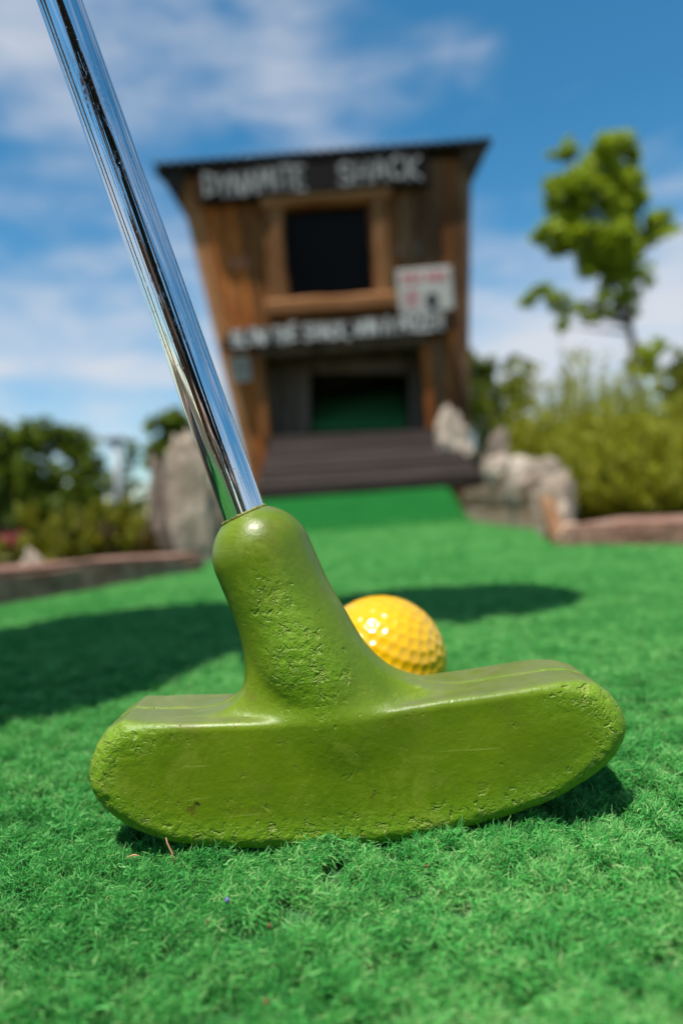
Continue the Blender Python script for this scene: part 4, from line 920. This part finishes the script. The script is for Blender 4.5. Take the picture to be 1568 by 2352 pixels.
for s_ in (1, -1):
    hj = hip+Vector((0, .07*s_, -.02)); knee[s_] = Vector((-.55, .13+.10*s_, .38)); foot[s_] = Vector((-.62, .13+.115*s_, .055))
    sh_[s_] = chest+Vector((.02, .10*s_, .01)); el_[s_] = Vector((-.36, .15+.135*s_, .76))
    wr = gp[s_]+Vector((-.035, .028*s_, .012))
    prims += [(hj, knee[s_], .062, .042, .04), (knee[s_], foot[s_]+Vector((0, 0, .02)), .042, .026, .02), (foot[s_]+Vector((-.02, 0, -.015)), foot[s_]+Vector((.10, .01*s_, -.025)), .03, .024, .02),
              (sh_[s_], el_[s_], .038, .028, .03), (el_[s_], wr, .027, .019, .015), (hd+Vector((-.01, .07*s_, .0)), hd+Vector((-.005, .078*s_, -.02)), .012, .010, .012)]
prims += [(hd+Vector((.055, 0, -.035)), hd+Vector((.072, 0, -.062)), .012, .010, .014), (hd+Vector((.03, 0, -.05)), hd+Vector((.035, 0, -.075)), .045, .03, .03)]
body_o = sdf_mesh('body', prims, .008, SKIN, person)
sdf_mesh('shirt', [(hip+Vector((.04, 0, .03)), chest, .112, .108, .05), (chest, neck+Vector((-.03, 0, -.005)), .07, .05, .05)] + [(sh_[k], sh_[k].lerp(el_[k], .5), .05, .047, .04) for k in (1, -1)], .008, SHIRT, person)
sdf_mesh('shorts', [(hip, hip+Vector((.03, 0, .02)), .113, .11, .05)] + [(hip+Vector((0, .07*k, -.02)), (hip+Vector((0, .07*k, -.02))).lerp(knee[k], .72), .08, .066, .04) for k in (1, -1)], .008, SHORT, person)
for k in (1, -1):
    f_ = foot[k]; sdf_mesh('shoe', [(f_+Vector((-.03, 0, -.018)), f_+Vector((.06, .005*k, -.022)), .038, .036, .02), (f_+Vector((.06, .005*k, -.026)), f_+Vector((.115, .01*k, -.030)), .034, .027, .02), (f_+Vector((-.02, 0, -.01)), f_+Vector((-.01, 0, .015)), .036, .034, .02)], .005, SHOE, person)
    # hand: palm beside the grip, four fingers and a thumb closing round it
    c_ = gp[k]; A1 = sd_.orthogonal().normalized(); toc = Vector((-1, .5*k, .1)); A1 = (toc-sd_*toc.dot(sd_)).normalized(); A2 = sd_.cross(A1)*k
    P_ = lambda ang, r_, up_: c_+(A1*math.cos(ang)+A2*math.sin(ang))*r_+sd_*up_
    hp = [(P_(0, .026, -.02), P_(0, .026, .02), .013, .013, .008), (P_(-.5, .024, -.015), P_(-.5, .024, .018), .010, .010, .008), (c_+Vector((-.035, .028*k, .012)), P_(0, .03, 0), .018, .014, .012)]
    for fi, (up_, ln_) in enumerate(((-.027, 2.6), (-.009, 3.0), (.009, 2.9), (.026, 2.4))):
        ks = [P_(.4+ln_*q/3, .021-.001*q, up_) for q in range(4)]
        hp += [(ks[q], ks[q+1], .0075-.0006*q, .0072-.0006*q, .003) for q in range(3)]
    ks = [P_(-.6, .024, -.02), P_(-1.3, .021, -.034), P_(-2.0, .020, -.044)]; hp += [(ks[q], ks[q+1], .0095, .008, .004) for q in range(2)]
    sdf_mesh('hand', hp, .0022, SKIN, person, .01)
sdf_mesh('hair', [(hd+Vector((-.035, 0, .024)), hd+Vector((.01, 0, .026)), .074, .066, .03), (hd+Vector((-.05, 0, -.01)), hd+Vector((-.05, 0, .02)), .058, .06, .03)], .006, HAIR, person)
a = M('eye'); EYE = a.set(Base_Color=(.03, .02, .015), Roughness=.1)
for k in (1, -1): sdf_mesh('eye', [(hd+Vector((.058, .028*k, -.028)), hd+Vector((.0581, .028*k, -.028)), .008, .008, .002)], .002, EYE, person, .005)
a = M('lips'); LIP = a.set(Base_Color=(.35, .12, .10), Roughness=.5); sdf_mesh('mouth', [(hd+Vector((.062, -.018, -.085)), hd+Vector((.062, .018, -.085)), .006, .006, .002)], .002, LIP, person, .005)

# ------------------------------------------------------------------ the photographer kneeling behind the camera, mirrored in the chrome shaft
ph_ = empty('person', (-.06, -.62, 0)); tag(ph_, 'person in dark clothes kneeling on the turf behind the viewpoint', 'person')
hp_, ch_, nk_, h2 = Vector((-.07, -.74, .36)), Vector((-.06, -.54, .72)), Vector((-.06, -.47, .84)), Vector((-.06, -.40, .96))
pr = [(hp_, ch_, .14, .135, .06), (ch_, nk_, .07, .05, .06), (nk_, h2, .05, .05, .03), (h2+Vector((0, -.02, .02)), h2+Vector((0, .02, -.02)), .092, .082, .03), (h2+Vector((0, .085, -.03)), h2+Vector((0, .10, -.055)), .013, .012, .014)]
shirt2 = [(hp_+Vector((0, .03, .05)), ch_, .152, .152, .05), (ch_, nk_+Vector((0, -.01, -.02)), .085, .062, .05)]; trou = [(hp_, hp_+Vector((0, .02, .04)), .152, .148, .05)]
for k in (1, -1):
    hj = hp_+Vector((.09*k, 0, -.03)); kn = Vector((-.07+.16*k, -.42, .075)); an_ = Vector((-.07+.15*k, -.80, .06)); sh2 = ch_+Vector((.15*k, .03, .03)); e2_ = Vector((-.06+.23*k, -.36, .42)); w2_ = Vector((-.02+.085*k, -.13, .10))
    pr += [(hj, kn, .082, .058, .05), (kn, an_, .058, .038, .03), (an_, an_+Vector((0, -.10, -.02)), .036, .03, .02), (sh2, e2_, .05, .04, .04), (e2_, w2_, .038, .026, .02), (h2+Vector((.085*k, 0, -.01)), h2+Vector((.092*k, 0, -.03)), .014, .012, .012)]
    shirt2 += [(sh2, e2_, .062, .052, .04), (e2_, e2_.lerp(w2_, .8), .05, .04, .02)]; trou += [(hj, kn, .096, .07, .05), (kn, an_, .068, .05, .03)]
    hp = [(w2_, w2_+Vector((-.01*k, .035, -.012)), .022, .022, .012)]
    for fi in range(4):
        b_ = w2_+Vector((-.012*k, .05, .012-.016*fi)); ks = [b_, b_+Vector((-.012*k, .024, -.002)), b_+Vector((-.03*k, .03, -.004)), b_+Vector((-.042*k, .022, -.005))]
        hp += [(ks[q], ks[q+1], .0092-.0007*q, .0085-.0007*q, .003) for q in range(3)]
    ks = [w2_+Vector((-.006*k, .01, .02)), w2_+Vector((-.026*k, .03, .03)), w2_+Vector((-.04*k, .034, .026))]; hp += [(ks[q], ks[q+1], .011, .0095, .004) for q in range(2)]
    sdf_mesh('hand', hp, .0028, SKIN, ph_, .01)
    sdf_mesh('shoe', [(an_+Vector((0, .01, -.01)), an_+Vector((0, -.09, -.02)), .045, .04, .02), (an_+Vector((0, -.09, -.02)), an_+Vector((0, -.16, -.03)), .038, .03, .02)], .007, SHOE, ph_)
sdf_mesh('body', pr, .01, SKIN, ph_); sdf_mesh('jacket', shirt2, .01, cloth('jacket_cloth', (.045, .03, .027)), ph_); sdf_mesh('trousers', trou, .01, cloth('trouser_cloth', (.03, .022, .02)), ph_)
sdf_mesh('hair', [(h2+Vector((0, -.04, .03)), h2+Vector((0, .01, .035)), .088, .08, .03), (h2+Vector((0, -.06, -.02)), h2+Vector((0, -.05, .02)), .07, .07, .03)], .008, HAIR, ph_)
for k in (1, -1): sdf_mesh('eye', [(h2+Vector((.033*k, .078, -.018)), h2+Vector((.033*k, .0781, -.018)), .010, .010, .002)], .0025, EYE, ph_, .006)
sdf_mesh('mouth', [(h2+Vector((-.022, .086, -.08)), h2+Vector((.022, .086, -.08)), .007, .007, .002)], .0025, LIP, ph_, .006)

# ------------------------------------------------------------------ bits of litter caught in the turf
def onturf(x, y, z=.001):
    r = Fv + Rv*((x-784)/1568) + Uv*((1176-y)/1568); return CP+r*((z-CAM_H)/r.z)
a = M('straw'); STRAW = a.set(Base_Color=(.50, .27, .13), Roughness=.6); a = M('speck_red'); SPECK = a.set(Base_Color=(.16, .06, .03), Roughness=.8); a = M('bead_violet'); VIOLET = a.set(Base_Color=(.16, .13, .42), Roughness=.4)
p_ = onturf(402, 1985, .002)
V, Fc = tube([p_, p_+Vector((-.0006, .0006, .0022)), p_+Vector((-.0015, .0008, .0042)), p_+Vector((-.0017, .001, .0052))], [.00016, .0002, .00018, .0001], 6); tag(meshobj('straw', V, Fc, STRAW, None, True), 'thin tan straw standing in the turf below the left end of the putter', 'straw')
p_ = onturf(292, 1969, .0022); V, Fc = tube([p_, p_+Vector((.0014, .0002, .0003)), p_+Vector((.0028, -.0002, .0002))], [.00012, .0002, .0001], 6); tag(meshobj('straw', V, Fc, STRAW, None, True), 'short tan straw lying left of the standing one', 'straw')
def crumb(x, y, r_, mat, label, sd_2):
    bm = bmesh.new(); bmesh.ops.create_icosphere(bm, subdivisions=2, radius=r_)
    for v in bm.verts: v.co = v.co*(1+.5*mnoise.noise(v.co*1500+Vector((sd_2, 0, 0)))); v.co.z *= 1.2
    o = bmobj('crumb', bm, mat, None, True); o.location = onturf(x, y, .0014); tag(o, label, 'crumb')
crumb(523, 2066, .00045, VIOLET, 'tiny violet bead in the turf below the middle of the putter', 1)
crumb(477, 2119, .00035, SPECK, 'tiny reddish crumb in the turf just below the violet bead', 2)
crumb(618, 2126, .00035, SPECK, 'tiny reddish crumb in the turf right of and below the violet bead', 3)
crumb(612, 2300, .0004, SPECK, 'blurred dark red crumb near the bottom edge of the picture', 4)
crumb(979, 1990, .0003, SPECK, 'tiny dark red crumb in the turf below the putter, right of centre', 5)

# ------------------------------------------------------------------ unseen plank fence added behind the viewpoint to give the shaft brown reflections
fence = empty('unseen_plank_fence', (-1.2, -2.6, 0)); tag(fence, 'unseen brown plank fence added behind the viewpoint for the shaft reflections', 'fence')
pk = None
for i in range(26):
    if pk is None: pk = prism(box8(-3.6, -3.46, -2.62, -2.595, -.05, 2.3), W_brown, 'plank', fence, .004, .003, 2)
    else:
        o = pk.copy(); COL.objects.link(o); o.parent = fence; o.location = (.146*i, rng.uniform(-.006, .006), rng.uniform(-.03, .03))
for z in (.35, 1.85): prism(box8(-3.62, .2, -2.66, -2.622, z, z+.09), W_brown, 'rail', fence, .004)
for i in range(4): prism(box8(-3.55+1.2*i, -3.46+1.2*i, -2.75, -2.661, -.05, 1.7), W_brown, 'post', fence, .004)
